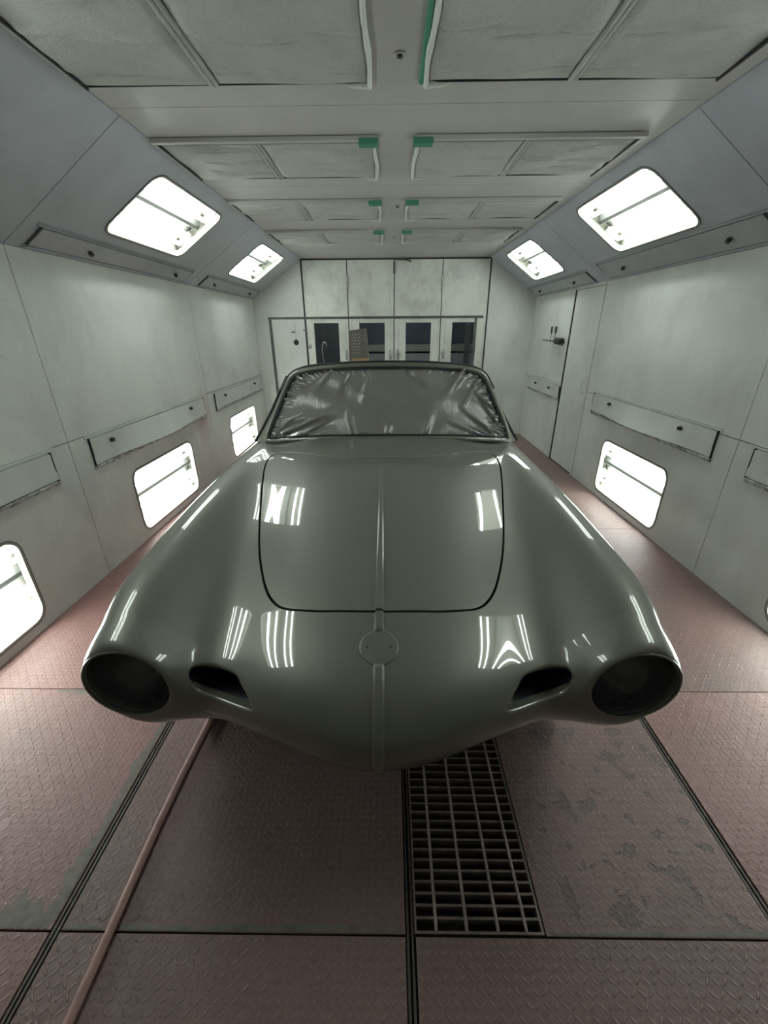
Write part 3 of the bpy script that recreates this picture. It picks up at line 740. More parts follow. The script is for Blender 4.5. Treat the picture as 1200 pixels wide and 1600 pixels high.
# lateral lines 0..10 ; each station: list of (x, y, z)
CX=-0.027
ST=[
# tuck under the nose
[(0,.96,.34),(.13,.96,.345),(.25,.97,.35),(.36,.97,.36),(.46,.97,.375),(.55,.97,.385),(.62,.98,.40),(.67,1.0,.40),(.715,1.02,.40),(.72,1.06,.38),(.715,1.10,.35)],
[(0,.675,.43),(.13,.685,.435),(.25,.715,.45),(.36,.765,.48),(.46,.81,.505),(.55,.80,.515),(.63,.77,.515),(.69,.79,.53),(.735,.84,.53),(.745,.90,.47),(.735,.97,.38)],
[(0,.585,.565),(.12,.60,.565),(.25,.65,.57),(.365,.715,.575),(.465,.765,.585),(.55,.72,.62),(.635,.68,.64),(.71,.70,.64),(.752,.78,.60),(.755,.87,.49),(.74,.95,.38)],
[(0,.635,.69),(.125,.65,.685),(.25,.69,.675),(.365,.745,.66),(.465,.795,.665),(.545,.76,.73),(.635,.725,.775),(.715,.75,.74),(.757,.81,.64),(.76,.89,.50),(.742,1.0,.37)],
[(0,.77,.755),(.13,.78,.75),(.26,.80,.735),(.375,.83,.705),(.47,.86,.70),(.545,.86,.765),(.635,.85,.815),(.72,.86,.775),(.760,.89,.65),(.764,.94,.50),(.745,1.05,.36)],
[(0,.93,.792),(.135,.93,.788),(.27,.94,.772),(.385,.95,.745),(.475,.96,.735),(.55,.96,.785),(.64,.96,.835),(.728,.96,.785),(.765,.98,.655),(.768,1.02,.50),(.75,1.12,.345)],
[(0,1.1,.82),(.14,1.1,.815),(.28,1.1,.80),(.40,1.1,.772),(.49,1.1,.765),(.56,1.1,.805),(.648,1.1,.85),(.735,1.1,.795),(.772,1.1,.66),(.775,1.13,.50),(.755,1.2,.33)],
[(0,1.4,.862),(.15,1.4,.857),(.30,1.4,.842),(.43,1.4,.815),(.51,1.4,.81),(.58,1.4,.84),(.662,1.4,.873),(.745,1.4,.81),(.782,1.4,.665),(.785,1.4,.50),(.76,1.4,.31)],
[(0,1.7,.888),(.16,1.7,.883),(.32,1.7,.868),(.45,1.7,.848),(.53,1.7,.845),(.60,1.7,.865),(.672,1.7,.882),(.752,1.7,.815),(.79,1.7,.67),(.795,1.7,.50),(.765,1.7,.30)],
[(0,1.95,.905),(.16,1.96,.90),(.32,1.98,.888),(.46,2.0,.874),(.55,2.0,.870),(.615,2.0,.878),(.68,2.0,.882),(.758,2.0,.815),(.795,2.0,.67),(.80,2.0,.50),(.77,2.0,.295)],
[(0,2.14,.925),(.17,2.16,.92),(.34,2.19,.908),(.48,2.22,.893),(.57,2.24,.885),(.63,2.25,.885),(.69,2.25,.88),(.76,2.25,.815),(.80,2.25,.68),(.805,2.25,.50),(.77,2.25,.29)],
[(0,2.3,.955),(.18,2.33,.95),(.36,2.37,.94),(.49,2.42,.91),(.58,2.45,.89),(.64,2.48,.885),(.69,2.5,.875),(.757,2.5,.815),(.805,2.5,.68),(.81,2.5,.50),(.77,2.5,.29)],
[(0,2.8,.95),(.18,2.8,.95),(.36,2.8,.94),(.49,2.8,.91),(.58,2.8,.885),(.64,2.8,.87),(.69,2.8,.86),(.755,2.8,.80),(.805,2.8,.67),(.81,2.8,.50),(.77,2.8,.29)],
[(0,3.2,.95),(.18,3.2,.95),(.36,3.2,.94),(.49,3.2,.91),(.58,3.2,.88),(.64,3.2,.87),(.70,3.2,.865),(.77,3.2,.80),(.81,3.2,.67),(.815,3.2,.50),(.775,3.2,.29)],
[(0,3.6,.95),(.18,3.6,.95),(.34,3.6,.935),(.46,3.6,.91),(.55,3.6,.90),(.62,3.6,.90),(.70,3.6,.89),(.775,3.6,.82),(.81,3.6,.69),(.81,3.6,.50),(.77,3.6,.29)],
[(0,4.05,.90),(.17,4.05,.895),(.32,4.05,.87),(.43,4.05,.845),(.52,4.05,.85),(.60,4.05,.875),(.68,4.05,.87),(.75,4.05,.80),(.785,4.05,.68),(.785,4.05,.50),(.75,4.05,.32)],
[(0,4.4,.81),(.16,4.4,.805),(.30,4.4,.775),(.40,4.4,.74),(.49,4.4,.75),(.57,4.4,.80),(.65,4.4,.80),(.71,4.38,.74),(.74,4.36,.65),(.74,4.34,.50),(.72,4.3,.36)],
[(0,4.68,.66),(.15,4.68,.655),(.28,4.67,.64),(.38,4.65,.62),(.47,4.64,.64),(.54,4.63,.67),(.61,4.61,.68),(.66,4.57,.64),(.69,4.53,.58),(.69,4.5,.48),(.68,4.46,.38)],
[(0,4.74,.48),(.15,4.74,.48),(.28,4.73,.48),(.38,4.71,.48),(.46,4.70,.49),(.53,4.69,.50),(.59,4.67,.50),(.64,4.63,.49),(.66,4.58,.47),(.66,4.53,.42),(.65,4.48,.36)],
[(0,4.6,.36),(.15,4.6,.36),(.28,4.6,.36),(.38,4.58,.36),(.46,4.57,.36),(.53,4.56,.36),(.58,4.54,.36),(.61,4.5,.36),(.63,4.46,.36),(.63,4.42,.35),(.62,4.38,.34)],
]
def setz(j, zs, ys=None):
    for i,z in enumerate(zs): ST[j][i]=(ST[j][i][0], ST[j][i][1] if ys is None else ys[i], z)
def tweak():
    setz(3,(.690,.684,.672,.658,.662))
    setz(4,(.749,.743,.725,.694,.690))
    setz(5,(.791,.785,.763,.727,.718,.776))
    setz(6,(.830,.823,.800,.762,.750,.796))
    setz(7,(.889,.883,.864,.831,.819,.840))
    setz(8,(.928,.922,.905,.878,.868,.873))
    setz(9,(.950,.945,.931,.906,.894,.892))
    setz(10,(.953,.950,.940,.918,.903,.894))
    for i,dz in ((5,.012),(6,.022),(7,.02)): ST[3][i]=(ST[3][i][0],ST[3][i][1],ST[3][i][2]+dz)
    ST[4][6]=(ST[4][6][0],ST[4][6][1],ST[4][6][2]+.010)
    for j,st in enumerate(ST):
        k=0.35 if j in(2,3) else 0.6 if j==4 else 1.0 if 5<=j<=15 else 0
        q=lambda i,dx,dy,dz: st.__setitem__(i,(st[i][0]+dx,st[i][1]+dy,st[i][2]+dz))
        q(6,.012*k,0,.025*k); q(7,.032*k,0,.042*k); q(8,.040*k,0,.03*k); q(9,.040*k,0,0); q(10,.035*k,0,0)
        if j in(2,3): q(8,-.030,.0,0); q(7,-.024,0,0)
        if j in(1,2):
            q(0,0,.006,0.006);q(1,0,.012,.01);q(2,0,.022,.012);q(3,0,.008,.0)
        if j==1:
            q(4,0,0,-.035);q(5,0,-.01,-.04);q(6,0,-.01,-.03);q(7,0,0,-.02)
        if j==0:
            q(4,0,0,-.02);q(5,0,0,-.02);q(6,0,0,-.02)
tweak()
def basis(u,n):
    # clamped-ish uniform cubic b-spline with phantom end points; u in [0,n-1]
    u=np.asarray(u,float); k=np.clip(np.floor(u).astype(int),0,n-2); t=u-k
    w=[(1-t)**3/6,(3*t**3-6*t**2+4)/6,(-3*t**3+3*t**2+3*t+1)/6,t**3/6]
    M=np.zeros((len(u),n))
    r=np.arange(len(u))
    for a in range(4):
        idx=k-1+a
        for kk in (0,1):pass
        lo=idx<0; hi=idx>n-1; mid=~(lo|hi)
        np.add.at(M,(r[mid],idx[mid]),w[a][mid])
        np.add.at(M,(r[lo],0*idx[lo]),2*w[a][lo]); np.add.at(M,(r[lo],0*idx[lo]+1),-w[a][lo])
        np.add.at(M,(r[hi],0*idx[hi]+n-1),2*w[a][hi]); np.add.at(M,(r[hi],0*idx[hi]+n-2),-w[a][hi])
    return M
HL=(.630,.752,.671); HR=.108
def surface(su,sv):
    """su: station parameter, sv: lateral parameter -10..10"""
    P=np.array(ST,float)
    full=np.concatenate([P[:,:0:-1]*np.array([-1,1,1]),P],axis=1)   # 21 lateral
    Bu=basis(su,P.shape[0]); Bv=basis(np.asarray(sv)+10,21)
    S=np.einsum('ai,ijc,bj->abc',Bu,full,Bv)
    # flatten the fender end where the headlamp opening sits
    for sg in (-1,1):
        r=np.hypot(S[...,0]-sg*HL[0],S[...,2]-HL[2])
        plane=HL[1]+ (S[...,2]-HL[2])*-0.03 + (sg*S[...,0]-HL[0])*0.05
        near=S[...,1]<1.0
        k=.006; d=plane-S[...,1]
        soft=np.where(d>.06,d,k*np.log1p(np.exp(np.clip(d/k,-30,30))))
        wgt=np.clip((.17-r)/.02,0,1)*near
        S[...,1]+=soft*wgt
        q=np.clip((.150-r)/.042,0,1); q=q*q*(3-2*q); d2=S[...,1]-plane
        ok=(d2>0)&(d2<.11)&near&(sg*S[...,0]>.4)
        S[...,1]-=np.where(ok,d2*q,0)
    S[...,0]+=CX-.008*(S[...,1]-.8)
    return S
# ------------------------------------------------------------------ car body surface
def profile_sdf(poly, X, Y):
    """signed distance to a closed polygon, negative inside"""
    P = np.array(poly, float); Q = np.roll(P, -1, 0); D = Q-P
    X = np.asarray(X); Y = np.asarray(Y); best = np.full(X.shape, 1e9); inside = np.zeros(X.shape, bool)
    for (px, py), (qx, qy), (dx, dy) in zip(P, Q, D):
        t = np.clip(((X-px)*dx+(Y-py)*dy)/(dx*dx+dy*dy+1e-18), 0, 1)
        best = np.minimum(best, (X-px-t*dx)**2+(Y-py-t*dy)**2)
        c = ((py > Y) != (qy > Y)) & (X < (qx-px)*(Y-py)/((qy-py) if qy != py else 1e-12)+px)
        inside ^= c
    d = np.sqrt(best); return np.where(inside, -d, d)
def smooth_loop(pts, n=8):
    P = [Vector(p) for p in pts]; out = []; m_ = len(P)
    for i in range(m_):
        p0, p1, p2, p3 = P[i-1], P[i], P[(i+1) % m_], P[(i+2) % m_]
        for k in range(n):
            t = k/n
            out.append(tuple(.5*((2*p1)+(p2-p0)*t+(2*p0-5*p1+4*p2-p3)*t*t+(3*p1-3*p2+p3-p0)*t**3)))
    return out
def cx_at(Y): return CX-.008*(Y-.8)
class Skin:
    def __init__(s, V, Nn, F): s.V = V; s.N = Nn; s.F = F
    def clip(s, g, keep_inside, off=0.0):
        """keep the side of the level set g = off; returns new Skin and the cut vertex loop edges"""
        g = g-off
        if keep_inside: g = -g          # keep g > 0
        V = [s.V]; newV = []; newN = []; cut = {}; F2 = []; edges = []
        n0 = len(s.V); pos_ = g > 0
        def cross(a, b_):
            key = (a, b_) if a < b_ else (b_, a)
            if key in cut: return cut[key]
            t = g[a]/(g[a]-g[b_]); t = min(max(t, .0), 1.0)
            newV.append(s.V[a]*(1-t)+s.V[b_]*t); nn = s.N[a]*(1-t)+s.N[b_]*t; newN.append(nn/np.linalg.norm(nn))
            cut[key] = n0+len(newV)-1; return cut[key]
        for f in s.F:
            k = [pos_[i] for i in f]
            if all(k): F2.append(f); continue
            if not any(k): continue
            poly = []; cr = []
            for i in range(len(f)):
                a, b_ = f[i], f[(i+1) % len(f)]
                if pos_[a]: poly.append(a)
                if pos_[a] != pos_[b_]:
                    c = cross(a, b_); poly.append(c); cr.append(c)
            if len(poly) >= 3: F2.append(tuple(poly))
            if len(cr) == 2:
                edges.append((cr[0], cr[1], F2[-1]))
        VV = np.vstack([s.V]+([np.array(newV)] if newV else [])); NN = np.vstack([s.N]+([np.array(newN)] if newN else []))
        return Skin(VV, NN, F2), edges
    def roll(s, edges, rad, depth, seg=4, invert=False):
        """turn the cut edge inwards with a rounded lip, then a flange of the given depth"""
        if not edges: return
        acc = {}
        for a, b_, f in edges:
            d = s.V[b_]-s.V[a]; n = s.N[a]; o = np.cross(d, n); c = s.V[list(f)].mean(0)
            if np.dot(o, (s.V[a]+s.V[b_])/2-c) < 0: o = -o
            l = np.linalg.norm(o)
            for v in (a, b_): acc[v] = acc.get(v, 0)+o
        ids = list(acc); O = np.array([acc[i]/max(1e-9, np.linalg.norm(acc[i])) for i in ids])
        Nn = s.N[ids]; base = s.V[ids]
        rings = []; VV = [s.V]; NN = [s.N]; n0 = len(s.V)
        prev = {v: v for v in ids}
        steps = [(rad*math.sin(t), rad*(1-math.cos(t)), math.sin(t), math.cos(t)) for t in [math.pi/2*(k+1)/seg for k in range(seg)]]
        steps.append((rad, rad+depth, 1.0, 0.0))
        F = s.F
        ok = [(a, b_, f) for a, b_, f in edges if a != b_]
        for so, sn, no, nn in steps:
            P = base+O*so-Nn*sn; Q = O*no+Nn*nn
            cur = {v: n0+i for i, v in enumerate(ids)}; n0 += len(ids)
            VV.append(P); NN.append(Q)
            for a, b_, f in ok:
                # orientation opposite to the face along the shared edge
                L = list(f); ia = L.index(a) if a in L else -1
                fwd = ia >= 0 and L[(ia+1) % len(L)] == b_
                q = (prev[b_], prev[a], cur[a], cur[b_]) if fwd else (prev[a], prev[b_], cur[b_], cur[a])
                F.append(q)
            prev = cur
        s.V = np.vstack(VV); s.N = np.vstack(NN)
    def build(s, name, mats, parent=None):
        used = sorted({i for f in s.F for i in f}); mp = np.full(len(s.V), -1); mp[used] = np.arange(len(used))
        V = s.V[used]; Nn = s.N[used]; F = []
        for f in s.F:
            t = []
            for i in f:
                j = int(mp[i])
                if not t or t[-1] != j: t.append(j)
            if len(t) > 2 and len(set(t)) == len(t): F.append(t)
        me = bpy.data.meshes.new(name); me.from_pydata(V.tolist(), [], F); me.materials.append(mats)
        me.validate(clean_customdata=False)
        me.polygons.foreach_set('use_smooth', [True]*len(me.polygons))
        me.update()
        if len(me.vertices) == len(V): me.normals_split_custom_set_from_vertices(Nn.tolist())
        o = bpy.data.objects.new(name, me); COL.objects.link(o)
        if parent is not None: o.parent = parent; o.matrix_parent_inverse = parent.matrix_basis.inverted()
        return o
def grid_skin(S, flip=False):
    a, b_ = S.shape[:2]
    du = np.gradient(S, axis=0); dv = np.gradient(S, axis=1); n = np.cross(dv, du)
    n /= np.maximum(np.linalg.norm(n, axis=-1, keepdims=True), 1e-12)
    if flip: n = -n
    idx = np.arange(a*b_).reshape(a, b_)
    F = np.stack([idx[:-1, :-1], idx[1:, :-1], idx[1:, 1:], idx[:-1, 1:]], -1).reshape(-1, 4)
    if not flip: F = F[:, ::-1]
    return Skin(S.reshape(-1, 3), n.reshape(-1, 3), [tuple(f) for f in F.tolist()])
su = np.concatenate([np.linspace(0, 5, 190, endpoint=False), np.linspace(5, 11, 190, endpoint=False), np.linspace(11, 19, 110)])
hv = np.concatenate([np.linspace(0, .24, 30, endpoint=False), np.linspace(.24, 10, 150)])
sv = np.concatenate([-hv[:0:-1], hv])
S = surface(su, sv)
du = np.gradient(S, axis=0); dv = np.gradient(S, axis=1); Nm = np.cross(dv, du); Nm /= np.linalg.norm(Nm, axis=-1, keepdims=True)
if Nm[250, len(sv)//2, 2] < 0: Nm = -Nm; FLIP = True
else: FLIP = False
xr = S[..., 0]-cx_at(S[..., 1]); Yg = S[..., 1]
EMB = np.array([CX, 0.800, 0.752])
# raised centre bead, broken by the round badge seat
hwid = np.interp(Yg, [.55, .9, 1.3, 1.95], [.0125, .0115, .0085, .0045])
t = np.clip((hwid+.0015-np.abs(xr))/.0045, 0, 1); prof_ = t*t*(3-2*t)
amp = .0068*np.interp(Yg, [1.3, 1.80, 1.83], [1, .6, 0]); amp = np.where(Yg > 2.0, 0, amp)
rb = np.linalg.norm(S-EMB, axis=-1); amp = amp*np.clip((rb-.040)/.012, 0, 1)
S = S+Nm*(prof_*amp)[..., None]
# soft scoop round the air openings
for sg in (-1, 1):
    dd = np.hypot((sg*xr-.39)/.085, (S[..., 1]+S[..., 2]-1.43)/.085); k = np.exp(-dd**2*1.3)*.010
    S = S-Nm*(np.where(Yg < .9, k, 0))[..., None]*0.5
body = grid_skin(S, FLIP)
def rel(sk): return sk.V[:, 0]-cx_at(sk.V[:, 1]), sk.V[:, 1], sk.V[:, 2]
HOOD = [(0.000, 0.900), (0.122, 0.907), (0.193, 0.917), (0.273, 0.941), (0.319, 0.982), (0.357, 1.047), (0.400, 1.157), (0.430, 1.255), (0.462, 1.385), (0.497, 1.542), (0.534, 1.710), (0.568, 1.885), (0.574, 2.012), (0.542, 2.069), (0.466, 2.042), (0.375, 1.980), (0.294, 1.917), (0.143, 1.849), (0.000, 1.832)]
HOOD = smooth_loop(HOOD+[(-x, y) for x, y in HOOD[-2:0:-1]], 4)
def g_hood(sk):
    x, y, z = rel(sk); g = np.ones(len(x)); m_ = (z > .6) & (y < 2.3) & (y > .8) & (np.abs(x) < .7)
    g[m_] = profile_sdf(HOOD, x[m_], y[m_]); return g
def g_head(sk, sg):
    x, y, z = rel(sk); g = np.ones(len(x)); m_ = (y < .86) & (sg*x > .4)
    g[m_] = np.hypot(sg*x[m_]-HL[0], z[m_]-HL[2])-HR; return g
GR = smooth_loop([(0.477, 1.494), (0.485, 1.469), (0.484, 1.442), (0.473, 1.408), (0.451, 1.389), (0.394, 1.365), (0.324, 1.341), (0.313, 1.355), (0.328, 1.392), (0.350, 1.429), (0.371, 1.464), (0.411, 1.485), (0.443, 1.497)], 4)
def g_grille(sk, sg):
    x, y, z = rel(sk); g = np.ones(len(x)); m_ = (y < .95) & (sg*x > .25) & (sg*x < .56) & (z > .5)
    g[m_] = profile_sdf(GR, sg*x[m_], (y+z)[m_])-.005; return g
def g_arch(sk, sg, yc, r_):
    x, y, z = rel(sk); g = np.ones(len(x)); m_ = (sg*x > .60) & (z < .72)
    g[m_] = np.hypot(y[m_]-yc, z[m_]-.31)-r_; return g
COCK = smooth_loop([(0, 2.52), (.45, 2.56), (.60, 2.62), (.63, 2.75), (.635, 3.1), (.62, 3.4), (.52, 3.52), (0, 3.56), (-.52, 3.52), (-.62, 3.4), (-.635, 3.1), (-.63, 2.75), (-.60, 2.62), (-.45, 2.56)], 5)
def g_cock(sk):
    x, y, z = rel(sk); g = np.ones(len(x)); m_ = (z > .7) & (y > 2.3) & (y < 3.8)
    g[m_] = profile_sdf(COCK, x[m_], y[m_]); return g
DOOR = rrect(2.46, 3.36, .335, 1.3, .06, 5)
def g_door(sk, sg):
    x, y, z = rel(sk); g = np.ones(len(x)); m_ = (sg*x > .60) & (y > 2.3) & (y < 3.5)
    g[m_] = profile_sdf(DOOR, y[m_], z[m_]); return g
car = empty('sports_car', (CX, 2.6, 0), 'freshly painted glossy grey-green sports car without lamps, grilles or bumpers, nose to the camera', 'car')
# hood
hood, e = body.clip(g_hood(body), True, -.0100); 
hood.roll(e, .0022, .016)
hood.build('hood', M['paint'], car)
body, e = body.clip(g_hood(body), False, .0); body.roll(e, .0022, .030)
gut = [(x*1.01, y) for x, y in HOOD]
# gutter below the hood gap
for sg in (-1, 1):
    body, e = body.clip(g_head(body, sg), False); body.roll(e, .0035, .010, 4)
    body, e = body.clip(g_grille(body, sg), False); body.roll(e, .0080, .020, 6)
    for yc in (1.36, 3.76):
        body, e = body.clip(g_arch(body, sg, yc, .355), False); body.roll(e, .004, .02, 2)
body, e = body.clip(g_cock(body), False); body.roll(e, .006, .02, 3)
for sg in (-1, 1):
    dr, e = body.clip(g_door(body, sg), True, -.009); dr.roll(e, .002, .012, 2); dr.build('door', M['paint'], car)
    body, e = body.clip(g_door(body, sg), False, 0); body.roll(e, .002, .015, 2)
body.build('body_shell', M['paint'], car)
# hood underside tray keeps the gap dark
tray = grid_skin(surface(np.linspace(4.4, 10.6, 60), np.linspace(-5, 5, 60))-np.array([0, 0, .035]), FLIP)
tray.build('hood_tray', M['under'], car)
# badge seat: a shallow raised round pad on the nose with two pin holes
def badge():
    rs = [0, .012, .022, .032, .040, .0445, .0475, .0485, .0492, .0495]; hs = [.0022]*6+[.0021, .0015, .0004, -.001]; seg = 72
    # local frame of the surface in parameter space
    def pt(u, v):
        Mu = basis(np.array(u), len(ST)); Mv = basis(np.array(v)+10, 21); P = np.array(ST, float)
        full = np.concatenate([P[:, :0:-1]*np.array([-1, 1, 1]), P], axis=1)
        q = np.einsum('ai,ijc,aj->ac', Mu, full, Mv); q[:, 0] += CX-.008*(q[:, 1]-.8); return q
    uu = np.linspace(3, 6, 601); c = pt(uu, np.zeros(601)); i0 = int(np.argmin(np.abs(c[:, 1]-EMB[1]))); u0 = uu[i0]
    arc = np.concatenate([[0], np.cumsum(np.linalg.norm(np.diff(c, axis=0), axis=1))]); arc -= arc[i0]
    vv = np.linspace(-1, 1, 401); d = pt(np.full(401, u0), vv); xs = d[:, 0]-CX
    U, V_, H_ = [], [], []
    for r_, h in zip(rs, hs):
        for k in range(seg):
            a = 2*math.pi*k/seg; U.append(np.interp(r_*math.sin(a), arc, uu)); V_.append(np.interp(r_*math.cos(a), xs, vv)); H_.append(h)
    U, V_, H_ = map(np.array, (U, V_, H_)); p = pt(U, V_); e_ = 1e-3
    n = np.cross(pt(U, V_+e_)-p, pt(U+e_, V_)-p); n /= np.linalg.norm(n, axis=1, keepdims=True)
    if n[0, 2] < 0: n = -n
    Q = p+n*H_[:, None]; mb = MB(); mb.v = [tuple(q) for q in Q]
    for i in range(len(rs)-1):
        for k in range(seg): mb.face((i*seg+k, i*seg+(k+1) % seg, (i+1)*seg+(k+1) % seg, (i+1)*seg+k))
    o = mb.build('badge_seat', M['paint'], car, smooth=True)
    for sx in (-1, 1):
        q0 = pt(np.array([u0]), np.array([np.interp(sx*.029, xs, vv)]))[0]; nn = n[0]
        h = MB(); h.tube([q0+nn*.001, q0+nn*.0030], .0028, 12); h.build('pin_hole', M['gap'], o)
badge()
# lamp buckets
for sg in (-1, 1):
    c = Vector((cx_at(.75)+sg*HL[0], HL[1], HL[2]))
    ax = Vector((-sg*.05*-1, 1, .03)).normalized(); ax = Vector((sg*.05*-1*0, 1, 0.03)).normalized()
    a_ = Vector((1, 0, 0)); b_ = ax.cross(a_)*-1
    T = lambda a, q, h, c=c, ax=ax, a_=a_, b_=b_: tuple(c+a_*a+b_*q+ax*h)
    mb = MB(); r0 = HR-.0035
    mb.lathe([(r0+.003, .006), (r0, .010), (r0-.002, .03), (r0-.010, .055), (r0-.028, .085), (r0-.052, .105), (.034, .112), (.032, .118), (0, .118)], 64, T)
    bk = mb.build('lamp_bucket', M['bucket'], car, angle=50)
    d = MB(); d.box(-.018*1, .010, -.100, -.094, .020, .022, T); d.box(.016, .034, -.088, -.083, .030, .050, T, bev=.001)
    d.tube([T(-sg*.06, .035, .08), T(-sg*.045, .02, .06), T(-sg*.055, .0, .05), T(-sg*.04, -.012, .055)], .006, 8)
    d.tube([T(-sg*.075, .05, .06), T(-sg*.075, .05, .045)], .009, 12)
    d.tube([T(-sg*.05, -.03, .075), T(-sg*.062, -.035, .055)], .006, 10)
    d.build('bracket', M['steel'], bk, angle=40)
    rg_ = MB()
    lp = [T((r0+.0045)*math.cos(k*math.pi/40), (r0+.0045)*math.sin(k*math.pi/40), .0015) for k in range(80)]
    rg_.tube(lp, .0034, 8, closed=True); rg_.build('rim', M['paint'], bk, smooth=True)
# air ducts behind the nose openings
for sg in (-1, 1):
    fr_ = []; bk_ = []; sp = S.reshape(-1, 3); sx = sg*(sp[:, 0]-cx_at(sp[:, 1])); sw = sp[:, 1]+sp[:, 2]; okp = (sp[:, 1] < .92) & (sp[:, 2] > .55)
    mb = MB(); P3 = []; PN = []
    for (x, w_) in GR[::2]:
        j = int(np.argmin(np.where(okp, (sx-x)**2+(sw-w_)**2, 9))); P3.append(sp[j]); PN.append(Nm.reshape(-1, 3)[j])
    P3 = np.array(P3); cc = P3.mean(0)
    for p, q_ in zip(P3, PN):
        d = p-cc
        fr_.append(tuple(cc+d*1.05-q_*.020)); bk_.append(tuple(cc+np.array([d[0]*.85+sg*.02, d[1]*.3+.15, d[2]*.85-.01])))
    n = len(fr_); mb.v += fr_+bk_
    for i in range(n): mb.face((i, (i+1) % n, n+(i+1) % n, n+i))
    mb.face([n+i for i in range(n)])
    dct = mb.build('air_duct', M['duct'], car, angle=40)
    s_ = MB(); s_.tube([tuple(cc+np.array([-sg*.050, .058, -.004])), tuple(cc+np.array([0, .075, .010])), tuple(cc+np.array([sg*.055, .095, .012]))], .003, 8); s_.build('seam_flange', M['paint'], dct, angle=40)
# underbody, inner arches, wheels
mb = MB(); cxm = CX-.012
mb.box(cxm-.52, cxm+.52, 1.2, 4.5, .25, .29, bev=.01); mb.box(cxm-.46, cxm+.46, 1.15, 1.9, .29, .50); mb.box(cxm-.50, cxm+.50, 3.5, 4.45, .29, .55)
mb.build('underbody', M['under'], car)
for sg in (-1, 1):
    for yc in (1.36, 3.76):
        c0 = cx_at(yc)
        wh = empty('wheel', (c0+sg*.66, yc, .315)); wh.parent = car; wh.matrix_parent_inverse = car.matrix_basis.inverted()
        T = lambda a, q, h, c0=c0, yc=yc, sg=sg: (c0+sg*(.66+h), yc+a, .315+q)
        mb = MB(); mb.lathe([(.19, -.07), (.25, -.078), (.298, -.07), (.312, -.045), (.315, 0), (.312, .045), (.298, .07), (.25, .078), (.19, .07)], 48, T); mb.build('tyre', M['tyre'], wh, angle=50)
        mb = MB(); mb.lathe([(.19, .07), (.185, .055), (.15, .03), (.10, .045), (.05, .05), (0, .05)], 40, T); mb.lathe([(.19, -.07), (.185, -.05), (0, -.05)], 40, T); mb.build('wheel_disc', M['steel'], wh, angle=50)
        mb = MB(); n_ = 24
        for k in range(n_+1):
            a = math.pi*k/n_
            for h in (.135, -.20): mb.v.append((c0+sg*(.64+h), yc-.35*math.cos(a), .31+.35*math.sin(a)))
        for k in range(n_): mb.face((2*k, 2*k+2, 2*k+3, 2*k+1))
        mb.build('arch_liner', M['under'], car, smooth=True)
# ------------------------------------------------------------------ windshield
def ws(x, z, off=0.0):
    """point on the curved windshield surface"""
    y = 2.20+(z-.94)*.70+.115*(x/.7)**2
    return np.array([x+CX+.015, y-off*.82, z+off*.57*0+off*.57])
WSO = [(0, .936), (.20, .933), (.40, .925), (.56, .912), (.655, .900), (.692, .905), (.695, .935), (.672, 1.00), (.63, 1.10), (.595, 1.18), (.565, 1.232), (.52, 1.262), (.44, 1.282), (.30, 1.295), (.15, 1.302), (0, 1.304)]
WSO = smooth_loop(WSO+[(-x, z) for x, z in WSO[-2:0:-1]], 4)
def inset(loop, d):
    out = []; n = len(loop); A = [Vector(p) for p in loop]
    for i in range(n):
        t = (A[(i+1) % n]-A[i-1]).normalized(); out.append((A[i].x-t.y*d, A[i].y+t.x*d))
    return out
frm = MB(); n = len(WSO)
rings = [(-.002, -.03), (-.006, -.010), (-.004, .006), (.004, .010), (.012, .008), (.016, .001), (.017, -.012)]
for i in range(n): pass
for d, h in rings:
    for p in inset(WSO, d): frm.v.append(tuple(ws(p[0], p[1], h)))
for r_ in range(len(rings)-1):
    for i in range(n): frm.face((r_*n+i, r_*n+(i+1) % n, (r_+1)*n+(i+1) % n, (r_+1)*n+i))
frm.build('windshield_frame', M['paint'], car, smooth=True)
ins = MB(); ins.tube([ws(p[0], p[1], .000) for p in inset(WSO, .0205)], .0045, 8, closed=True); ins.build('inner_seal', M['rubber'], car, smooth=True)
# rubber along the top and outer edge
sl = MB(); up = [p for p in inset(WSO, -.008)]
i0 = [i for i, p in enumerate(up) if p[1] > 1.16]
top = sorted([up[i] for i in i0], key=lambda p: p[0])
sl.tube([ws(p[0], p[1]+.003, -.004) for p in top], .0085, 8); sl.build('header_seal', M['rubber'], car, angle=60)
for sg in (-1, 1):
    pts = [(.600, 2.60, 1.225), (.640, 2.555, 1.14), (.685, 2.49, 1.04), (.735, 2.41, .94), (.765, 2.36, .885)]
    mb = MB(); mb.tube([(CX+.005+sg*x, y, z) for x, y, z in pts], .009, 8); mb.build('pillar_seal', M['rubber'], car, angle=60)
    # pillar rear face in body colour
    mb = MB()
    for x, y, z in pts: mb.v += [(CX+.005+sg*(x-.005), y-.004, z), (CX+.005+sg*(x-.045), y-.05, z+.004)]
    for k in range(len(pts)-1): mb.face((2*k, 2*k+2, 2*k+3, 2*k+1))
    mb.build('pillar', M['paint'], car, smooth=True)
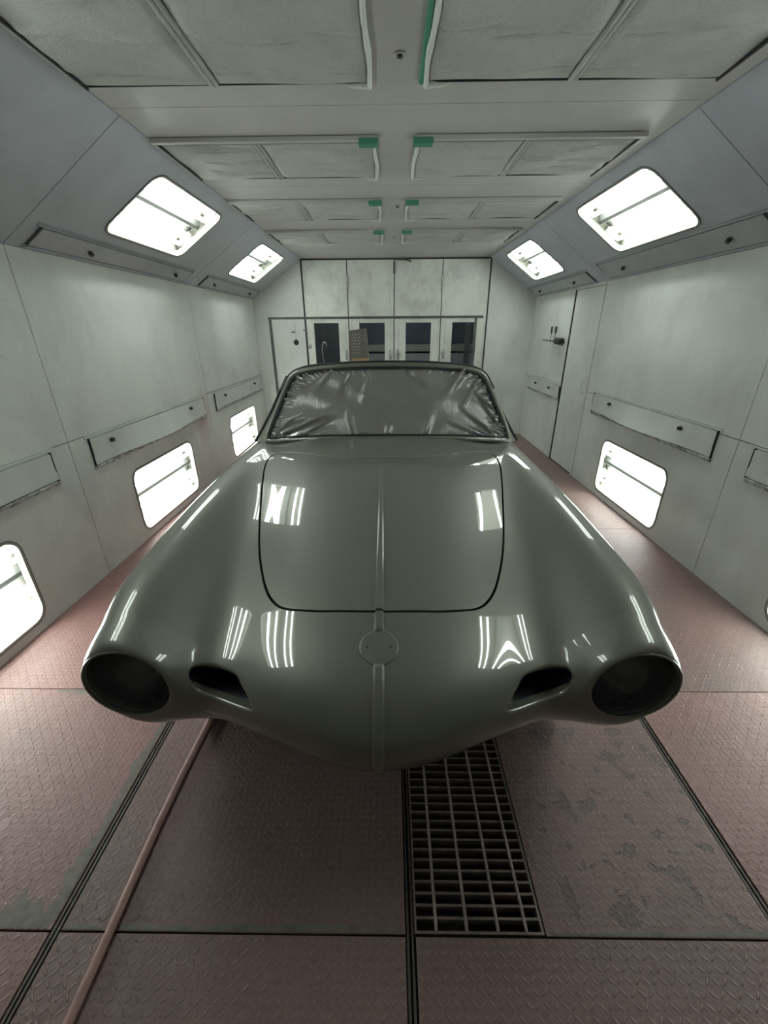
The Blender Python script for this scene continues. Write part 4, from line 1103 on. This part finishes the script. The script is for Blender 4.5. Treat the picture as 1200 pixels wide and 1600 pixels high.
# masking film stretched in the frame, creased at the edges
rg = random.Random(12)
nx, nz = 360, 130
Xf = np.linspace(-.70, .70, nx)[None, :]; Zf = np.linspace(.890, 1.31, nz)[:, None]
Xg = Xf+0*Zf; Zg = Zf+0*Xf
gf = profile_sdf(WSO, Xg, Zg)
edge = np.clip(1+gf/.075, 0, 1)          # 1 at the edge
off = np.zeros_like(Xg)-.004
def fold(x0, z0, x1, z1, w_, a):
    d = np.hypot(x1-x0, z1-z0); tx, tz = (x1-x0)/d, (z1-z0)/d
    s_ = (Xg-x0)*tx+(Zg-z0)*tz; q = -(Xg-x0)*tz+(Zg-z0)*tx
    ww = w_*(.35+.65*np.clip(s_/d, 0, 1)); al = np.clip(s_/.02, 0, 1)*np.clip((d-s_)/(d*.5), 0, 1)
    return a*al*np.exp(-(q/ww)**2)
for args in ((-.60, .94, -.33, 1.05, .012, .016), (-.62, .99, -.2, 1.08, .030, .018), (-.50, .93, -.30, 1.02, .010, -.012), (-.18, .95, -.22, 1.12, .022, .016), (-.10, 1.29, -.14, 1.10, .025, .016), (-.20, 1.28, -.28, 1.10, .03, -.012),
             (.60, .94, .40, 1.10, .012, .018), (.63, .98, .46, 1.20, .012, -.016), (.56, .93, .30, 1.04, .018, .014), (.53, 1.24, .42, 1.08, .012, .016), (.45, 1.27, .30, 1.12, .03, .014), (.20, .95, .25, 1.10, .04, .014), (.10, 1.29, .22, 1.16, .03, -.014),
             (.62, 1.05, .50, 1.16, .008, .014), (.66, .93, .48, 1.02, .008, .016), (-.66, .93, -.46, 1.06, .008, .014), (-.3, 1.29, -.45, 1.15, .025, .012), (0, .95, .02, 1.05, .035, .010)):
    off = off+fold(*args)
for k in range(230):      # crumples round the rim
    i = rg.randrange(n); p = WSO[i]; q = (p[0]*.86+rg.uniform(-.02, .02), 1.09+(p[1]-1.09)*.80+rg.uniform(-.015, .015))
    cw = 1.0 if abs(p[0]) > .45 else .35
    off = off+fold(p[0], p[1], q[0], q[1], rg.uniform(.003, .007), rg.uniform(-.012, .012)*cw)
off = off*1.15+.010*np.sin(Xg*9+3*np.sin(Zg*11))*np.sin(Zg*13+2*np.cos(Xg*7))*(1-edge)-.006
Sf = np.stack([Xg+CX+.015, 2.20+(Zg-.94)*.70+.115*(Xg/.7)**2-off*.82, Zg+off*.57], -1)
film = grid_skin(Sf); 
if film.N[(nz//2)*nx+nx//2, 1] > 0: film = grid_skin(Sf, True)
gg = profile_sdf(WSO, film.V[:, 0]-CX-.015, np.asarray(Zg).reshape(-1))
full, _ = film.clip(gg, True, .002)
fo = full.build('masking_film', M['film'], car)
fo.data.materials.append(M['film_edge'])
cen = np.array([0.0]*3*len(fo.data.polygons)); fo.data.polygons.foreach_get('center', cen); cen = cen.reshape(-1, 3)
gd = profile_sdf(WSO, cen[:, 0]-CX-.015, cen[:, 2]); wob = .010*np.sin(cen[:, 0]*31)+.008*np.sin(cen[:, 2]*57+cen[:, 0]*23)
side_w = np.where(np.abs(cen[:, 0]) > .46, .045, .014)
mi = (gd > -(side_w+wob)).astype(int); fo.data.polygons.foreach_set('material_index', mi.tolist())
fo['label'] = 'creased grey masking film filling the windshield frame'
# cloth / film cover over the cockpit, from the windshield head to the rear deck
nu, nv = 60, 60; G = np.zeros((nu, nv, 3))
for i in range(nu):
    t = i/(nu-1)
    for j in range(nv):
        s_ = -1+2*j/(nv-1); y = 2.50+t*1.08+.09*s_*s_*(1-t)
        zt = 1.280+.012*math.sin(math.pi*min(1, t*1.6))-.36*max(0, t-.3)**1.1
        ze = .90
        prof = 1-abs(s_)**5; hw = .58+.045*min(1, t*3)
        z = ze+(zt-ze)*prof*(1 if t < .97 else (1-t)/.03*.5+.5)
        if t == 0: z = 1.270-.055*abs(s_)**3-(.0 if abs(s_) < .9 else (abs(s_)-.9)*1.0)
        z += .006*math.sin(s_*11+t*7)*math.sin(t*15)
        G[i, j] = (CX-.010+s_*hw, y, z)
cv = grid_skin(G)
if cv.N[(nu//4)*nv+nv//2, 2] < 0: cv = grid_skin(G, True)
cv.build('cockpit_cover', M['film'], car)
